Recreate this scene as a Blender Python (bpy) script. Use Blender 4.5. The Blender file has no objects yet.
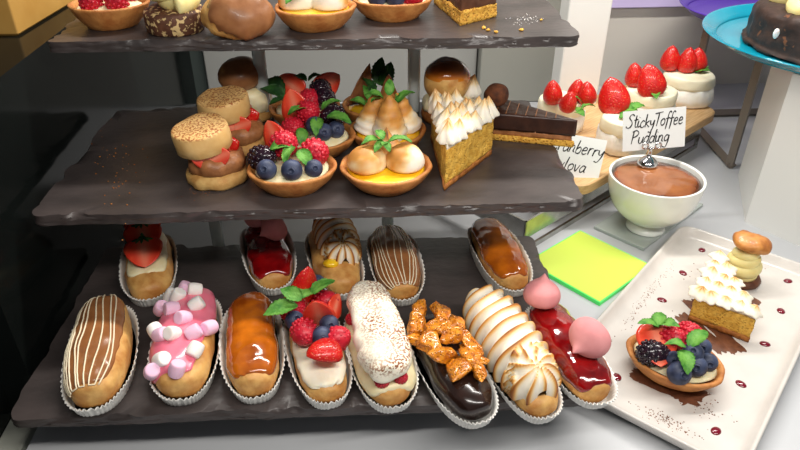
import bpy, math, random
import numpy as np
from mathutils import Vector, Euler

random.seed(7)
PI = math.pi
sin, cos, rad = math.sin, math.cos, math.radians
COL = bpy.context.scene.collection
CM = 0.01

# ------------------------------------------------------------------ camera
FPX, TH, YAW, CZ = 660.0, rad(32), rad(4), 0.52
scene = bpy.context.scene
cd = bpy.data.cameras.new('camera')
cd.sensor_width = 36.0
cd.lens = 36.0 * FPX / 800.0
cd.clip_start = 0.01
cam = bpy.data.objects.new('camera', cd)
cam.location = (0, 0, CZ)
cam.rotation_euler = (PI / 2 - TH, 0, -YAW)
COL.objects.link(cam)
scene.camera = cam
_fw = (sin(YAW) * cos(TH), cos(YAW) * cos(TH), -sin(TH))
_rt = (cos(YAW), -sin(YAW), 0)
_up = (_rt[1] * _fw[2] - _rt[2] * _fw[1], _rt[2] * _fw[0] - _rt[0] * _fw[2], _rt[0] * _fw[1] - _rt[1] * _fw[0])


def at(u, v, z):
    """point of the level plane z (cm) seen at pixel u,v; cm"""
    a, b = (u - 400) / FPX, (225 - v) / FPX
    d = [_fw[i] + a * _rt[i] + b * _up[i] for i in range(3)]
    t = (z * CM - CZ) / d[2]
    return (d[0] * t * 100, d[1] * t * 100, z)


# ------------------------------------------------------------------ noise (numpy)
def _hash(ix, iy, iz, seed):
    h = (ix * 374761393 + iy * 668265263 + iz * 2147483647 + seed * 1274126177) & 0xFFFFFFFF
    h = ((h ^ (h >> 13)) * 1274126177) & 0xFFFFFFFF
    h = ((h ^ (h >> 16)) * 2246822519) & 0xFFFFFFFF
    return ((h ^ (h >> 15)) & 0xFFFFFF) / float(0xFFFFFF) * 2 - 1


def vnoise(p, f, seed=0):
    p = np.asarray(p, float) * f + 100.37
    i = np.floor(p).astype(np.int64)
    w = p - i
    w = w * w * (3 - 2 * w)
    r = 0
    for dx in (0, 1):
        for dy in (0, 1):
            for dz in (0, 1):
                k = (w[..., 0] if dx else 1 - w[..., 0]) * (w[..., 1] if dy else 1 - w[..., 1]) * (w[..., 2] if dz else 1 - w[..., 2])
                r = r + k * _hash(i[..., 0] + dx, i[..., 1] + dy, i[..., 2] + dz, seed)
    return r


def fbm(p, f, seed=0, o=3):
    r, a = 0, 1.0
    for k in range(o):
        r = r + a * vnoise(p, f, seed + k * 17)
        f *= 2.03
        a *= .5
    return r


# ------------------------------------------------------------------ mesh helpers (units: cm)
def loft(rings, cap0=True, cap1=True, closed=True):
    R = np.asarray(rings, float)
    n, m = R.shape[:2]
    v = list(R.reshape(-1, 3))
    f = []
    mm = m if closed else m - 1
    for i in range(n - 1):
        for j in range(mm):
            k = (j + 1) % m
            f.append((i * m + j, i * m + k, (i + 1) * m + k, (i + 1) * m + j))
    if cap0:
        c = len(v)
        v.append(R[0].mean(0))
        for j in range(m):
            f.append((c, (j + 1) % m, j))
    if cap1:
        c = len(v)
        v.append(R[-1].mean(0))
        b = (n - 1) * m
        for j in range(m):
            f.append((c, b + j, b + (j + 1) % m))
    return np.array(v), f


def normals(v, f):
    N = np.zeros_like(v)
    for q in f:
        a = v[q[0]]
        n = np.cross(v[q[1]] - a, v[q[2]] - a)
        if len(q) == 4:
            n = n + np.cross(v[q[2]] - a, v[q[3]] - a)
        for i in q:
            N[i] += n
    l = np.linalg.norm(N, axis=1)
    l[l == 0] = 1
    return N / l[:, None]


def disp(vf, amp, fr, seed=0, o=3):
    v, f = vf
    return v + normals(v, f) * (amp * fbm(v, fr, seed, o))[:, None], f


def lathe(prof, n=32, lob=None):
    """prof [(r,z)]; lob(theta, i, r) -> radius"""
    th = np.arange(n) * 2 * PI / n
    rings = []
    for i, (r, z) in enumerate(prof):
        rr = np.full(n, float(r)) if lob is None else np.array([lob(t, i, r) for t in th])
        rings.append(np.stack([rr * np.cos(th), rr * np.sin(th), np.full(n, float(z))], 1))
    return loft(rings)


def smoothprof(prof, k=4):
    """Catmull-Rom refine of a profile"""
    P = [np.array(p, float) for p in prof]
    P = [2 * P[0] - P[1]] + P + [2 * P[-1] - P[-2]]
    out = []
    for i in range(1, len(P) - 2):
        a, b, c, d = P[i - 1:i + 3]
        for j in range(k):
            t = j / k
            out.append(.5 * ((2 * b) + (c - a) * t + (2 * a - 5 * b + 4 * c - d) * t * t + (3 * b - a - 3 * c + d) * t ** 3))
    out.append(P[-2])
    return [tuple(o) for o in out]


def ball(rx, ry, rz, nu=24, nv=12, c=(0, 0, 0)):
    th = np.arange(nu) * 2 * PI / nu
    rings = []
    for k in range(nv):
        p = PI * (k + .5) / nv
        rings.append(np.stack([rx * sin(p) * np.cos(th) + c[0], ry * sin(p) * np.sin(th) + c[1], np.full(nu, -rz * cos(p) + c[2])], 1))
    return loft(rings)


def tube(path, r, n=8, flat=1.0):
    P = np.asarray(path, float)
    T = np.gradient(P, axis=0)
    T /= np.maximum(np.linalg.norm(T, axis=1), 1e-9)[:, None]
    up = np.array([0, 0, 1.0]) if abs(T[0][2]) < .9 else np.array([1.0, 0, 0])
    rings = []
    R = np.full(len(P), r) if np.isscalar(r) else np.asarray(r)
    th = np.arange(n) * 2 * PI / n
    a = np.cross(T[0], up)
    for i in range(len(P)):
        a = a - T[i] * np.dot(a, T[i])
        a /= max(np.linalg.norm(a), 1e-9)
        b = np.cross(a, T[i])
        rings.append(P[i] + R[i] * (np.outer(np.cos(th), a) + flat * np.outer(np.sin(th), b)))
    return loft(rings)


def box(x0, x1, y0, y1, z0, z1, bev=0.0):
    """box with a chamfered top and bottom edge"""
    if bev <= 0:
        R = [[(x0, y0, z), (x1, y0, z), (x1, y1, z), (x0, y1, z)] for z in (z0, z1)]
        v = np.array(R[0] + R[1], float)
        return v, [(3, 2, 1, 0), (4, 5, 6, 7), (0, 1, 5, 4), (1, 2, 6, 5), (2, 3, 7, 6), (3, 0, 4, 7)]
    rings = []
    for z, k in ((z0, bev), (z0 + bev, 0), (z1 - bev, 0), (z1, bev)):
        rings.append(rrect((x0 + x1) / 2, (y0 + y1) / 2, (x1 - x0) / 2 - k, (y1 - y0) / 2 - k, bev, z, 3))
    return loft(rings)


def rrect(cx, cy, hx, hy, r, z, k=5):
    out = []
    for sx, sy, a0 in ((1, 1, 0), (-1, 1, 90), (-1, -1, 180), (1, -1, 270)):
        for i in range(k + 1):
            a = rad(a0 + 90 * i / k)
            out.append((cx + sx * (hx - r) + r * cos(a), cy + sy * (hy - r) + r * sin(a), z))
    return np.array(out, float)


def prism(poly, z0, z1):
    n = len(poly)
    v = np.array([(x, y, z0) for x, y in poly] + [(x, y, z1) for x, y in poly], float)
    f = [tuple(range(n - 1, -1, -1)), tuple(range(n, 2 * n))] + [(i, (i + 1) % n, n + (i + 1) % n, n + i) for i in range(n)]
    return v, f


def rot(v, rx=0, ry=0, rz=0):
    M = np.array(Euler((rad(rx), rad(ry), rad(rz))).to_matrix())
    return np.asarray(v) @ M.T


def move(vf, t=(0, 0, 0), r=(0, 0, 0), s=1.0):
    v = rot(np.asarray(vf[0]) * s, *r) + np.array(t, float)
    return (v,) + tuple(vf[1:])


def mesh(name, pieces, mats, smooth=True, attr=None):
    """pieces: (v, f[, material index or list[, toast]]) joined in one mesh"""
    if not isinstance(pieces, list):
        pieces = [pieces]
    if not isinstance(mats, (list, tuple)):
        mats = [mats]
    V, Fc, MI, A = [], [], [], []
    o = 0
    for p in pieces:
        v, f = p[0], p[1]
        mi = p[2] if len(p) > 2 and p[2] is not None else 0
        a = p[3] if len(p) > 3 else None
        V.append(np.asarray(v))
        Fc += [tuple(int(i) + o for i in q) for q in f]
        MI += list(mi) if isinstance(mi, (list, tuple, np.ndarray)) else [mi] * len(f)
        A.append(np.zeros(len(v)) if a is None else np.asarray(a, float))
        o += len(v)
    V = np.concatenate(V) * CM
    me = bpy.data.meshes.new(name)
    me.from_pydata([tuple(x) for x in V], [], Fc)
    for m in mats:
        me.materials.append(m)
    me.polygons.foreach_set('material_index', np.array(MI, np.int32))
    me.polygons.foreach_set('use_smooth', np.full(len(Fc), bool(smooth)))
    A = np.concatenate(A)
    if A.any():
        at_ = me.attributes.new('toast', 'FLOAT', 'POINT')
        at_.data.foreach_set('value', A.astype(np.float32))
    me.update()
    return me


def sharp(me, deg=35):
    try:
        me.set_sharp_from_angle(angle=rad(deg))
    except Exception:
        pass
    return me


# ------------------------------------------------------------------ objects
def _props(o, label, cat, group=None, kind=None):
    if label:
        o['label'] = label
    if cat:
        o['category'] = cat
    if group:
        o['group'] = group
    if kind:
        o['kind'] = kind


def thing(name, label, cat, loc, rz=0, group=None, rx=0, ry=0):
    o = bpy.data.objects.new(name, None)
    o.empty_display_size = .01
    o.location = [c * CM for c in loc]
    o.rotation_euler = (rad(rx), rad(ry), rad(rz))
    COL.objects.link(o)
    _props(o, label, cat, group)
    return o


def solo(name, me, label, cat, loc=(0, 0, 0), r=(0, 0, 0), group=None, kind=None, s=1.0):
    o = bpy.data.objects.new(name, me)
    o.location = [c * CM for c in loc]
    o.rotation_euler = [rad(a) for a in r]
    o.scale = (s, s, s) if np.isscalar(s) else s
    COL.objects.link(o)
    _props(o, label, cat, group, kind)
    return o


def part(parent, name, me, loc=(0, 0, 0), r=(0, 0, 0), s=1.0, label=None, kind=None):
    o = bpy.data.objects.new(name, me)
    o.location = [c * CM for c in loc]
    o.rotation_euler = [rad(a) for a in r]
    o.scale = (s, s, s) if np.isscalar(s) else s
    o.parent = parent
    COL.objects.link(o)
    _props(o, label, None, None, kind)
    return o


def copy_tree(src, parent=None, kids=None):
    kids = kids if kids is not None else [o for o in bpy.data.objects]
    c = src.copy()
    COL.objects.link(c)
    c.parent = parent
    for ch in kids:
        if ch.parent is src:
            copy_tree(ch, c, kids)
    return c


# ------------------------------------------------------------------ materials
def lin(c):
    return tuple(((x / 255) / 12.92 if x / 255 <= .04045 else ((x / 255 + .055) / 1.055) ** 2.4) for x in c) + (1,)


def M(name, c1, c2=None, sc=60, lo=.35, hi=.65, rough=.5, bump=0, bsc=200, sss=0, coat=0, spec=.5, metal=0,
      trans=0, ior=1.45, toast=None, tmul=1.0, speck=None, cell=None, stretch=None, alpha=1.0):
    m = bpy.data.materials.new(name)
    m.use_nodes = True
    nt = m.node_tree
    nd, lk = nt.nodes, nt.links
    b = nd['Principled BSDF']
    b.inputs['Roughness'].default_value = rough
    b.inputs['Metallic'].default_value = metal
    b.inputs['IOR'].default_value = ior
    b.inputs['Specular IOR Level'].default_value = spec
    b.inputs['Coat Weight'].default_value = coat
    b.inputs['Coat Roughness'].default_value = .08
    b.inputs['Transmission Weight'].default_value = trans
    b.inputs['Alpha'].default_value = alpha
    if sss:
        b.inputs['Subsurface Weight'].default_value = sss
        b.inputs['Subsurface Radius'].default_value = (1, .7, .45)
        b.inputs['Subsurface Scale'].default_value = .004
    tc = nd.new('ShaderNodeTexCoord')
    vec = tc.outputs['Object']
    if stretch:
        mp = nd.new('ShaderNodeMapping')
        mp.inputs['Scale'].default_value = stretch
        lk.new(vec, mp.inputs['Vector'])
        vec = mp.outputs['Vector']

    def noise(scale, det=4):
        n = nd.new('ShaderNodeTexNoise')
        n.inputs['Scale'].default_value = scale
        n.inputs['Detail'].default_value = det
        lk.new(vec, n.inputs['Vector'])
        return n.outputs['Fac']

    def ramp(fac, stops, interp='LINEAR'):
        r = nd.new('ShaderNodeValToRGB')
        r.color_ramp.interpolation = interp
        e = r.color_ramp.elements
        e[0].position, e[0].color = stops[0]
        e[1].position, e[1].color = stops[-1]
        for p, c in stops[1:-1]:
            k = e.new(p)
            k.color = c
        lk.new(fac, r.inputs['Fac'])
        return r.outputs['Color']

    def mix(fac, a, bb):
        x = nd.new('ShaderNodeMix')
        x.data_type = 'RGBA'
        lk.new(fac, x.inputs[0])
        for s, val in ((x.inputs[6], a), (x.inputs[7], bb)):
            if isinstance(val, tuple):
                s.default_value = val
            else:
                lk.new(val, s)
        return x.outputs[2]

    c = lin(c1)
    if c2 is not None:
        c = ramp(noise(sc), [(lo, lin(c1)), (hi, lin(c2))])
    hgt = None
    if cell:  # cell = (colour, scale, radius): seeds / pits
        vo = nd.new('ShaderNodeTexVoronoi')
        vo.inputs['Scale'].default_value = cell[1]
        lk.new(vec, vo.inputs['Vector'])
        k = ramp(vo.outputs['Distance'], [(cell[2], (1, 1, 1, 1)), (cell[2] + .12, (0, 0, 0, 1))])
        c = mix(k, c, lin(cell[0]))
        hgt = ramp(vo.outputs['Distance'], [(0, (0, 0, 0, 1)), (.5, (1, 1, 1, 1))])
    if toast or speck:
        an = nd.new('ShaderNodeAttribute')
        an.attribute_name = 'toast'
    if toast:
        f = nd.new('ShaderNodeMath')
        f.operation = 'MULTIPLY'
        f.use_clamp = True
        lk.new(an.outputs['Fac'], f.inputs[0])
        f.inputs[1].default_value = tmul
        tr = ramp(f.outputs[0], [(p, lin(q)) for p, q in toast])
        k = ramp(f.outputs[0], [(0.0, (0, 0, 0, 1)), (max(.02, toast[0][0]), (1, 1, 1, 1))])
        c = mix(k, c, tr)
    if speck:  # (colour, scale, threshold, masked by attribute?)
        k = ramp(noise(speck[1], 3), [(speck[2], (0, 0, 0, 1)), (speck[2] + .04, (1, 1, 1, 1))])
        if len(speck) > 3 and speck[3]:
            mm = nd.new('ShaderNodeMath')
            mm.operation = 'MULTIPLY'
            lk.new(k, mm.inputs[0])
            lk.new(an.outputs['Fac'], mm.inputs[1])
            k = mm.outputs[0]
        c = mix(k, c, lin(speck[0]))
    if isinstance(c, tuple):
        b.inputs['Base Color'].default_value = c
    else:
        lk.new(c, b.inputs['Base Color'])
    if bump:
        bp = nd.new('ShaderNodeBump')
        bp.inputs['Strength'].default_value = min(1, bump)
        bp.inputs['Distance'].default_value = .0012 * max(1, bump)
        lk.new(hgt if hgt is not None else noise(bsc), bp.inputs['Height'])
        lk.new(bp.outputs['Normal'], b.inputs['Normal'])
    return m


mt = {}
mt['slate'] = M('slate', (78, 69, 67), (48, 43, 42), 14, .3, .75, rough=.36, bump=.35, bsc=90, spec=.6, stretch=(1, 1.6, 5))
mt['choux'] = M('choux_pastry', (224, 176, 104), (184, 122, 58), 60, rough=.5, bump=.5, bsc=260, sss=.1)
mt['short'] = M('shortcrust', (202, 138, 74), (168, 100, 46), 80, rough=.6, bump=.5, bsc=420)
mt['case'] = M('white_paper', (232, 230, 224), rough=.8)
mt['cream'] = M('cream', (240, 228, 190), (232, 216, 168), 80, rough=.45, sss=.2)
mt['pavcream'] = M('pavlova_cream', (246, 240, 214), (240, 232, 200), 40, rough=.5, sss=.1)
mt['whip'] = M('whipped_cream', (242, 234, 214), (236, 224, 196), 80, rough=.5, sss=.2, bump=.2, bsc=200)
mt['mer'] = M('meringue', (238, 230, 214), rough=.5, sss=.1, toast=[(.16, (238, 212, 162)), (.42, (214, 152, 74)), (.75, (150, 86, 32)), (1, (92, 50, 20))])
mt['merwhite'] = M('baked_white_meringue', (250, 248, 242), (240, 234, 220), 50, rough=.75, bump=.5, bsc=120, sss=.1)
mt['milk'] = M('milk_chocolate_glaze', (158, 104, 62), (140, 88, 50), 50, rough=.25, coat=.3)
mt['drizzle'] = M('white_chocolate', (246, 232, 200), rough=.4)
mt['pink'] = M('pink_icing', (240, 128, 150), (232, 112, 136), 60, rough=.3, coat=.3, sss=.2)
mt['mmw'] = M('white_marshmallow', (246, 240, 234), rough=.75, sss=.2)
mt['mmp'] = M('pink_marshmallow', (240, 196, 220), rough=.75, sss=.2)
mt['caramel'] = M('caramel_glaze', (206, 112, 24), (136, 58, 10), 38, .3, .7, rough=.12, coat=1, sss=.1)
mt['caramel_dark'] = M('dark_caramel', (214, 128, 40), rough=.1, coat=1, toast=[(.15, (214, 128, 40)), (.5, (158, 82, 26)), (1, (100, 48, 18))])
mt['red'] = M('red_glaze', (150, 10, 14), (104, 3, 7), 60, rough=.1, coat=1, spec=.6)
mt['straw'] = M('strawberry_skin', (206, 30, 24), (180, 14, 16), 60, rough=.3, coat=.2, bump=.4, cell=((206, 112, 56), 420, .14), sss=.1)
mt['strawcut'] = M('strawberry_flesh', (226, 76, 46), (216, 50, 34), 120, rough=.3, sss=.1, coat=.3, toast=[(.3, (230, 84, 60)), (.7, (236, 120, 92)), (1, (244, 170, 142))])
mt['rasp'] = M('raspberry', (204, 34, 54), (178, 18, 40), 120, rough=.38, sss=.2)
mt['black'] = M('blackberry', (26, 20, 30), (44, 18, 32), 160, rough=.2, coat=.3)
mt['blue'] = M('blueberry', (34, 40, 62), (66, 76, 104), 90, rough=.5)
mt['mint'] = M('mint_leaf', (54, 116, 38), (104, 158, 66), 120, rough=.5, bump=.6, bsc=350, spec=.3)
mt['leafdark'] = M('dark_leaf', (52, 96, 40), (30, 62, 30), 120, rough=.5, bump=.6, bsc=350, spec=.3)
mt['choc'] = M('dark_chocolate_glaze', (44, 26, 20), (30, 18, 14), 70, rough=.22, coat=.4)
mt['honey'] = M('honeycomb', (226, 144, 30), (180, 96, 15), 110, rough=.3, bump=1, coat=.5, cell=((150, 74, 10), 420, .2))
mt['cocoacream'] = M('cocoa_dusted_cream', (244, 236, 216), rough=.55, sss=.15, bump=.2, bsc=200, speck=((146, 88, 50), 460, .5, True))
mt['pinkmer'] = M('pink_meringue', (224, 150, 150), (216, 138, 140), 60, rough=.75, bump=.1)
mt['cake'] = M('lemon_sponge', (238, 190, 84), (214, 158, 54), 170, rough=.75, bump=1, bsc=420, cell=((182, 124, 38), 420, .1))
mt['crust'] = M('baked_crust', (186, 118, 48), (136, 76, 30), 150, rough=.7, bump=1, bsc=380)
mt['curd'] = M('lemon_curd', (246, 198, 36), (238, 176, 20), 60, rough=.2, coat=.6, sss=.2)
mt['scone'] = M('golden_biscuit', (216, 176, 108), (192, 140, 76), 70, rough=.65, bump=.6, bsc=260)
mt['lidcocoa'] = M('cocoa_dusted_biscuit', (230, 190, 126), (220, 174, 106), 60, rough=.6, bump=.3, bsc=240, speck=((166, 100, 52), 420, .5, True))
mt['mousse'] = M('chocolate_mousse', (172, 114, 70), (140, 88, 50), 110, rough=.45, bump=.6, bsc=220)
mt['nutchoc'] = M('nutty_chocolate_base', (98, 60, 40), (76, 44, 28), 120, rough=.6, bump=.8, bsc=240, speck=((206, 176, 122), 190, .54))
mt['buttercream'] = M('pale_buttercream', (240, 226, 160), (232, 214, 140), 60, rough=.45, sss=.2)
mt['butterscotch'] = M('milk_chocolate_icing', (160, 108, 68), (136, 86, 50), 60, rough=.42, coat=.08, bump=.3, bsc=130)
mt['ganache'] = M('chocolate_ganache', (66, 38, 26), (50, 28, 20), 80, rough=.35, bump=.3, bsc=150)
mt['truffle'] = M('cocoa_truffle', (112, 62, 34), (54, 28, 18), 75, rough=.85, bump=.4, bsc=250)
mt['slab'] = M('chocolate_slab_topping', (104, 66, 46), (82, 50, 34), 70, rough=.4, bump=.4, bsc=140)
mt['crumb'] = M('golden_crumb', (230, 180, 76), (200, 140, 46), 260, rough=.75, bump=1, bsc=500, cell=((176, 112, 34), 330, .12))
mt['cocoa'] = M('cocoa_powder', (142, 88, 52), (104, 60, 34), 200, rough=.9)
mt['wood'] = M('pale_wood', (214, 178, 130), (192, 150, 100), 30, .35, .65, rough=.55, bump=.15, bsc=80, stretch=(1, 12, 12))
mt['card'] = M('white_card', (236, 238, 236), rough=.5)
mt['ink'] = M('black_ink', (16, 16, 18), rough=.5)
mt['chrome'] = M('chrome', (220, 220, 222), rough=.12, metal=1)
mt['steel'] = M('brushed_steel', (190, 188, 184), (170, 168, 164), 60, rough=.25, metal=.9)
mt['browntube'] = M('bronze_grey_tube', (128, 118, 108), rough=.4, metal=.5)
mt['porcelain'] = M('white_porcelain', (236, 238, 232), rough=.12, coat=.5)
mt['pudding'] = M('toffee_sauce', (164, 102, 58), (136, 80, 42), 26, .35, .65, rough=.18, coat=.7, toast=[(.3, (140, 80, 44)), (.7, (92, 48, 26)), (1, (54, 28, 18))])
mt['plate'] = M('cream_stoneware', (208, 203, 197), (200, 195, 189), 30, rough=.3, coat=.25)
mt['sauce'] = M('berry_sauce', (112, 10, 34), rough=.15, coat=.6)
mt['smear'] = M('chocolate_smear', (112, 66, 42), (88, 50, 32), 120, rough=.5)
mt['neon'] = M('fluorescent_yellow_acrylic', (206, 226, 92), rough=.35, spec=.4)
mt['neonedge'] = M('fluorescent_green_edge', (90, 255, 120), rough=.3)
mt['turq'] = M('turquoise_plastic', (16, 148, 172), (12, 136, 162), 20, rough=.15, coat=.4)
mt['purple'] = M('purple_plastic', (80, 48, 160), rough=.35, coat=.1)
mt['darkcake'] = M('dark_chocolate_cake', (58, 36, 26), (36, 22, 17), 60, rough=.6, bump=.7, bsc=130, speck=((104, 62, 36), 60, .64))
mt['acrylic'] = M('clear_acrylic', (206, 212, 210), rough=.15, trans=.35, ior=1.4)
mt['glass'] = M('glass_tile', (196, 204, 198), rough=.1, trans=.25, ior=1.3)
mt['white'] = M('white_laminate', (226, 226, 222), rough=.4)
mt['floor'] = M('white_counter', (192, 194, 197), (187, 189, 192), 6, rough=.3)
mt['greypanel'] = M('grey_panel', (156, 156, 152), rough=.5)
mt['greypanel2'] = M('warm_grey_panel', (150, 150, 142), rough=.5)
mt['wallgrey'] = M('grey_wall', (204, 199, 190), rough=.55)
mt['darkglass'] = M('dark_glass', (16, 19, 18), rough=.12, spec=.22, ior=1.25)
mt['slateglass'] = M('smoked_glass', (70, 78, 75), rough=.15)
mt['tan'] = M('tan_box_board', (190, 146, 74), (180, 134, 62), 20, rough=.5)
mt['shard'] = M('caramel_shard', (150, 98, 66), (120, 72, 46), 80, rough=.3, coat=.3)
mt['alu'] = M('aluminium_strip', (190, 192, 180), rough=.4, metal=.6)
mt['lilacreflect'] = M('painted_lilac_reflection', (206, 192, 236), rough=.4)  # reflected tint of the purple plate, painted as a flat colour

# ------------------------------------------------------------------ shape library
def slate_mesh(L, D, T, seed):
    """slab with hand-split edges: jagged outline, layered sides; top face at z=0"""
    rr = rrect(0, 0, L / 2, D / 2, 1.2, 0, 6)
    pts = []
    n = len(rr)
    for i in range(n):
        a, b = rr[i], rr[(i + 1) % n]
        d = np.linalg.norm(b - a)
        k = max(1, int(d / .35))
        for j in range(k):
            pts.append(a + (b - a) * j / k)
    P = np.array(pts)
    nrm = np.roll(P, -1, 0) - np.roll(P, 1, 0)
    nrm = np.stack([nrm[:, 1], -nrm[:, 0], 0 * nrm[:, 0]], 1)
    nrm /= np.linalg.norm(nrm, axis=1)[:, None]
    rings = []
    lv = [0, .12, .22, .34, .46, .6, .72, .86, 1.0]
    for k, l in enumerate(lv):
        z = -T + T * l
        q = P.copy()
        q[:, 2] = k * 3.1
        off = .2 * fbm(q * np.array([1, 1, 0]), .35, seed, 3) + .1 * fbm(q * np.array([.7, .7, 1.5]), 1.3, seed + 5, 3)
        if l > .5:
            chip = np.clip(fbm(q * np.array([1, 1, .02]), .28, seed + 9, 3) - .05, 0, 1)
            off = off - chip * 1.3 * (l - .5) * 2
        R = P + nrm * off[:, None]
        R[:, 2] = z + (.05 * fbm(q, .6, seed + 3, 2) if 0 < l < 1 else 0)
        rings.append(R)
    nside = len(rings)
    for s in (1.9, 4.0, 8.0):
        R = P * np.array([1 - s / L * 2, 1 - s / D * 2, 1])
        R[:, 2] = 0
        rings.append(R)
    me = mesh('slate', loft(rings), mt['slate'])
    sm = [abs(p.normal.z) < .9 for p in me.polygons]
    me.polygons.foreach_set('use_smooth', sm)
    return sharp(me, 50)


class Ecl:
    """eclair body, length along y, front end at -y, flat underside at z=0"""

    def __init__(s, L, W, H, waist=.0, bend=0.0, seed=0, p=.55, bump=.14):
        s.L, s.W, s.H, s.waist, s.bend, s.seed, s.p, s.bump = L, W, H, waist, bend, seed, p, bump

    def P(s, t, ph, off=0.0):
        t, ph = np.asarray(t, float), np.asarray(ph, float)
        k = np.maximum(np.sin(t), 1e-4) ** s.p
        y = -s.L / 2 * np.cos(t)
        w = s.W / 2 * k * (1 - s.waist * np.exp(-((y - .08 * s.L) / (.17 * s.L)) ** 2))
        h = s.H / 2 * np.maximum(np.sin(t), 1e-4) ** (s.p * .8)
        c, si = np.cos(ph), np.sin(ph)
        nx, nz = c, si
        x = w * np.sign(c) * np.abs(c) ** .85 + s.bend * (y / (s.L / 2)) ** 2
        z = s.H * .5 + h * np.sign(si) * np.abs(si) ** .8
        lowcut = .12 * s.H
        z = np.where(z < lowcut, lowcut - (lowcut - z) * .25, z)
        p = np.stack([x, y, z], -1)
        q = s.bump * fbm(p, .55, s.seed, 3)
        ny = -np.cos(t) * .9
        N = np.stack([nx * (1 - .0 * ny), ny * (1 - np.sin(t)), nz], -1)
        N = N / np.linalg.norm(N, axis=-1)[..., None]
        return p + N * (q + off)[..., None], N

    def body(s, nt=40, na=36):
        T = np.linspace(.03, PI - .03, nt)
        A = np.arange(na) * 2 * PI / na
        tt, aa = np.meshgrid(T, A, indexing='ij')
        p, _ = s.P(tt, aa)
        p[..., 2] -= .0
        v, f = loft(p)
        v[:, 2] -= v[:, 2].min()
        s.z0 = 0
        return v, f

    def sheet(s, t0, t1, lo, hi, thick, nt=46, na=30, seed=3, rag=.12, edge=.14, toastfn=None):
        """icing lying on the body between angles lo(u)..hi(u)"""
        u = np.linspace(0, 1, nt)
        w = np.linspace(0, 1, na)
        uu, ww = np.meshgrid(u, w, indexing='ij')
        l = np.array([lo(x) for x in u])[:, None]
        h = np.array([hi(x) for x in u])[:, None]
        rg = rag * fbm(np.stack([uu * 8, ww * 0 + np.where(ww < .5, 0, 7), uu * 0], -1), 1.0, seed, 3)
        mid = (l + h) / 2
        ends = np.sqrt(np.clip(1 - (np.clip(np.abs(uu - .5) * 2 - .8, 0, 1) / .2) ** 2, 0.02, 1))
        ang = mid + (l + (h - l) * ww - mid) * (.35 + .65 * ends) + rg * (2 * ww - 1)
        tt = t0 + (t1 - t0) * uu + rag * .5 * fbm(np.stack([ww * 5, np.where(uu < .5, 0, 9), ww * 0], -1), 1.0, seed + 4, 2) * np.abs(2 * uu - 1)
        e = np.minimum(np.minimum(uu / .08, (1 - uu) / .08), np.minimum(ww / edge, (1 - ww) / edge))
        e = np.clip(e, 0, 1)
        off = -.14 + (thick + .14) * np.sqrt(1 - (1 - e) ** 2)
        off = off + .05 * e * fbm(np.stack([uu * 6, ww * 4, uu * 0], -1), 1.0, seed + 8, 3)
        p, _ = s.P(np.clip(tt, .04, PI - .04), ang, off)
        v, f = loft(p, False, False, closed=False)
        return v, [q[::-1] for q in f]

    def dz(s):
        T = np.linspace(.03, PI - .03, 40)
        A = np.arange(36) * 2 * PI / 36
        tt, aa = np.meshgrid(T, A, indexing='ij')
        return s.P(tt, aa)[0][..., 2].min()


def case_mesh(L, W, h, seed=0, bend=0.0, flare=.5, hs=None):
    """fluted oval paper case, open top; inner floor at z=0.08"""
    n = 220
    th = np.arange(n) * 2 * PI / n
    rings = []

    def outline(k, amp, z):
        c, s_ = np.cos(th), np.sin(th)
        e = .78
        x = (W / 2 + k) * np.sign(c) * np.abs(c) ** e
        y = (L / 2 + k) * np.sign(s_) * np.abs(s_) ** e
        fl = 1 + amp * np.cos(th * 62)
        x = x * fl + bend * (y / (L / 2)) ** 2
        y = y * fl
        zz = z + (amp > 0.01) * .12 * vnoise(np.stack([np.cos(th) * 3, np.sin(th) * 3, th * 0], 1), 1.0, seed)
        if hs is not None and z > .5:  # higher along the sides than at the ends
            zz = zz + hs * np.abs(c) ** 1.5
        return np.stack([x, y, zz + 0 * x], 1)

    for k, a, z in ((-.9, 0, .0), (-.2, .003, .0), (-.06, .008, .15), (flare * .25, .014, h * .45), (flare * .6, .019, h * .75), (flare * 1.1, .024, h)):
        rings.append(outline(k, a, z))
    v, f = loft(rings, True, False)
    me = mesh('paper_case', (v, f), mt['case'])
    return me


def thicken(o, t=.03):
    md = o.modifiers.new('thickness', 'SOLIDIFY')
    md.thickness = t * CM
    md.offset = 1


_cache = {}


def cached(key, fn):
    if key not in _cache:
        _cache[key] = fn()
    return _cache[key]


def raspberry_me(kind='rasp', rx=.78, rz=.95, N=80, r=.2):
    def mk():
        ps = []
        for i in range(N):
            zz = 1 - 2 * (i + .5) / N
            a = i * 2.399963
            q = math.sqrt(1 - zz * zz)
            taper = 1 - .22 * zz
            ps.append(ball(r, r, r, 8, 5, (rx * q * taper * cos(a), rx * q * taper * sin(a), rz * zz)))
        ps.append(ball(rx * 1.07, rx * 1.07, rz * 1.07, 14, 9))
        return mesh('raspberry', ps, mt[kind])
    return cached(('r', kind, rx, rz), mk)


def blueberry_me(r=.75):
    def mk():
        v, f = lathe(smoothprof([(.02, -.9 * r), (.6 * r, -.72 * r), (.98 * r, -.1 * r), (.86 * r, .5 * r), (.5 * r, .82 * r), (.36 * r, .86 * r)], 3)
                     + [(.33 * r, .98 * r), (.25 * r, .95 * r), (.2 * r, .78 * r), (.03, .74 * r)], 20,
                     lob=lambda t, i, q: q * (1 + (.22 * cos(5 * t) if i == 16 else 0)))
        return mesh('blueberry', (v, f), mt['blue'])
    return cached(('b', r), mk)


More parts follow.
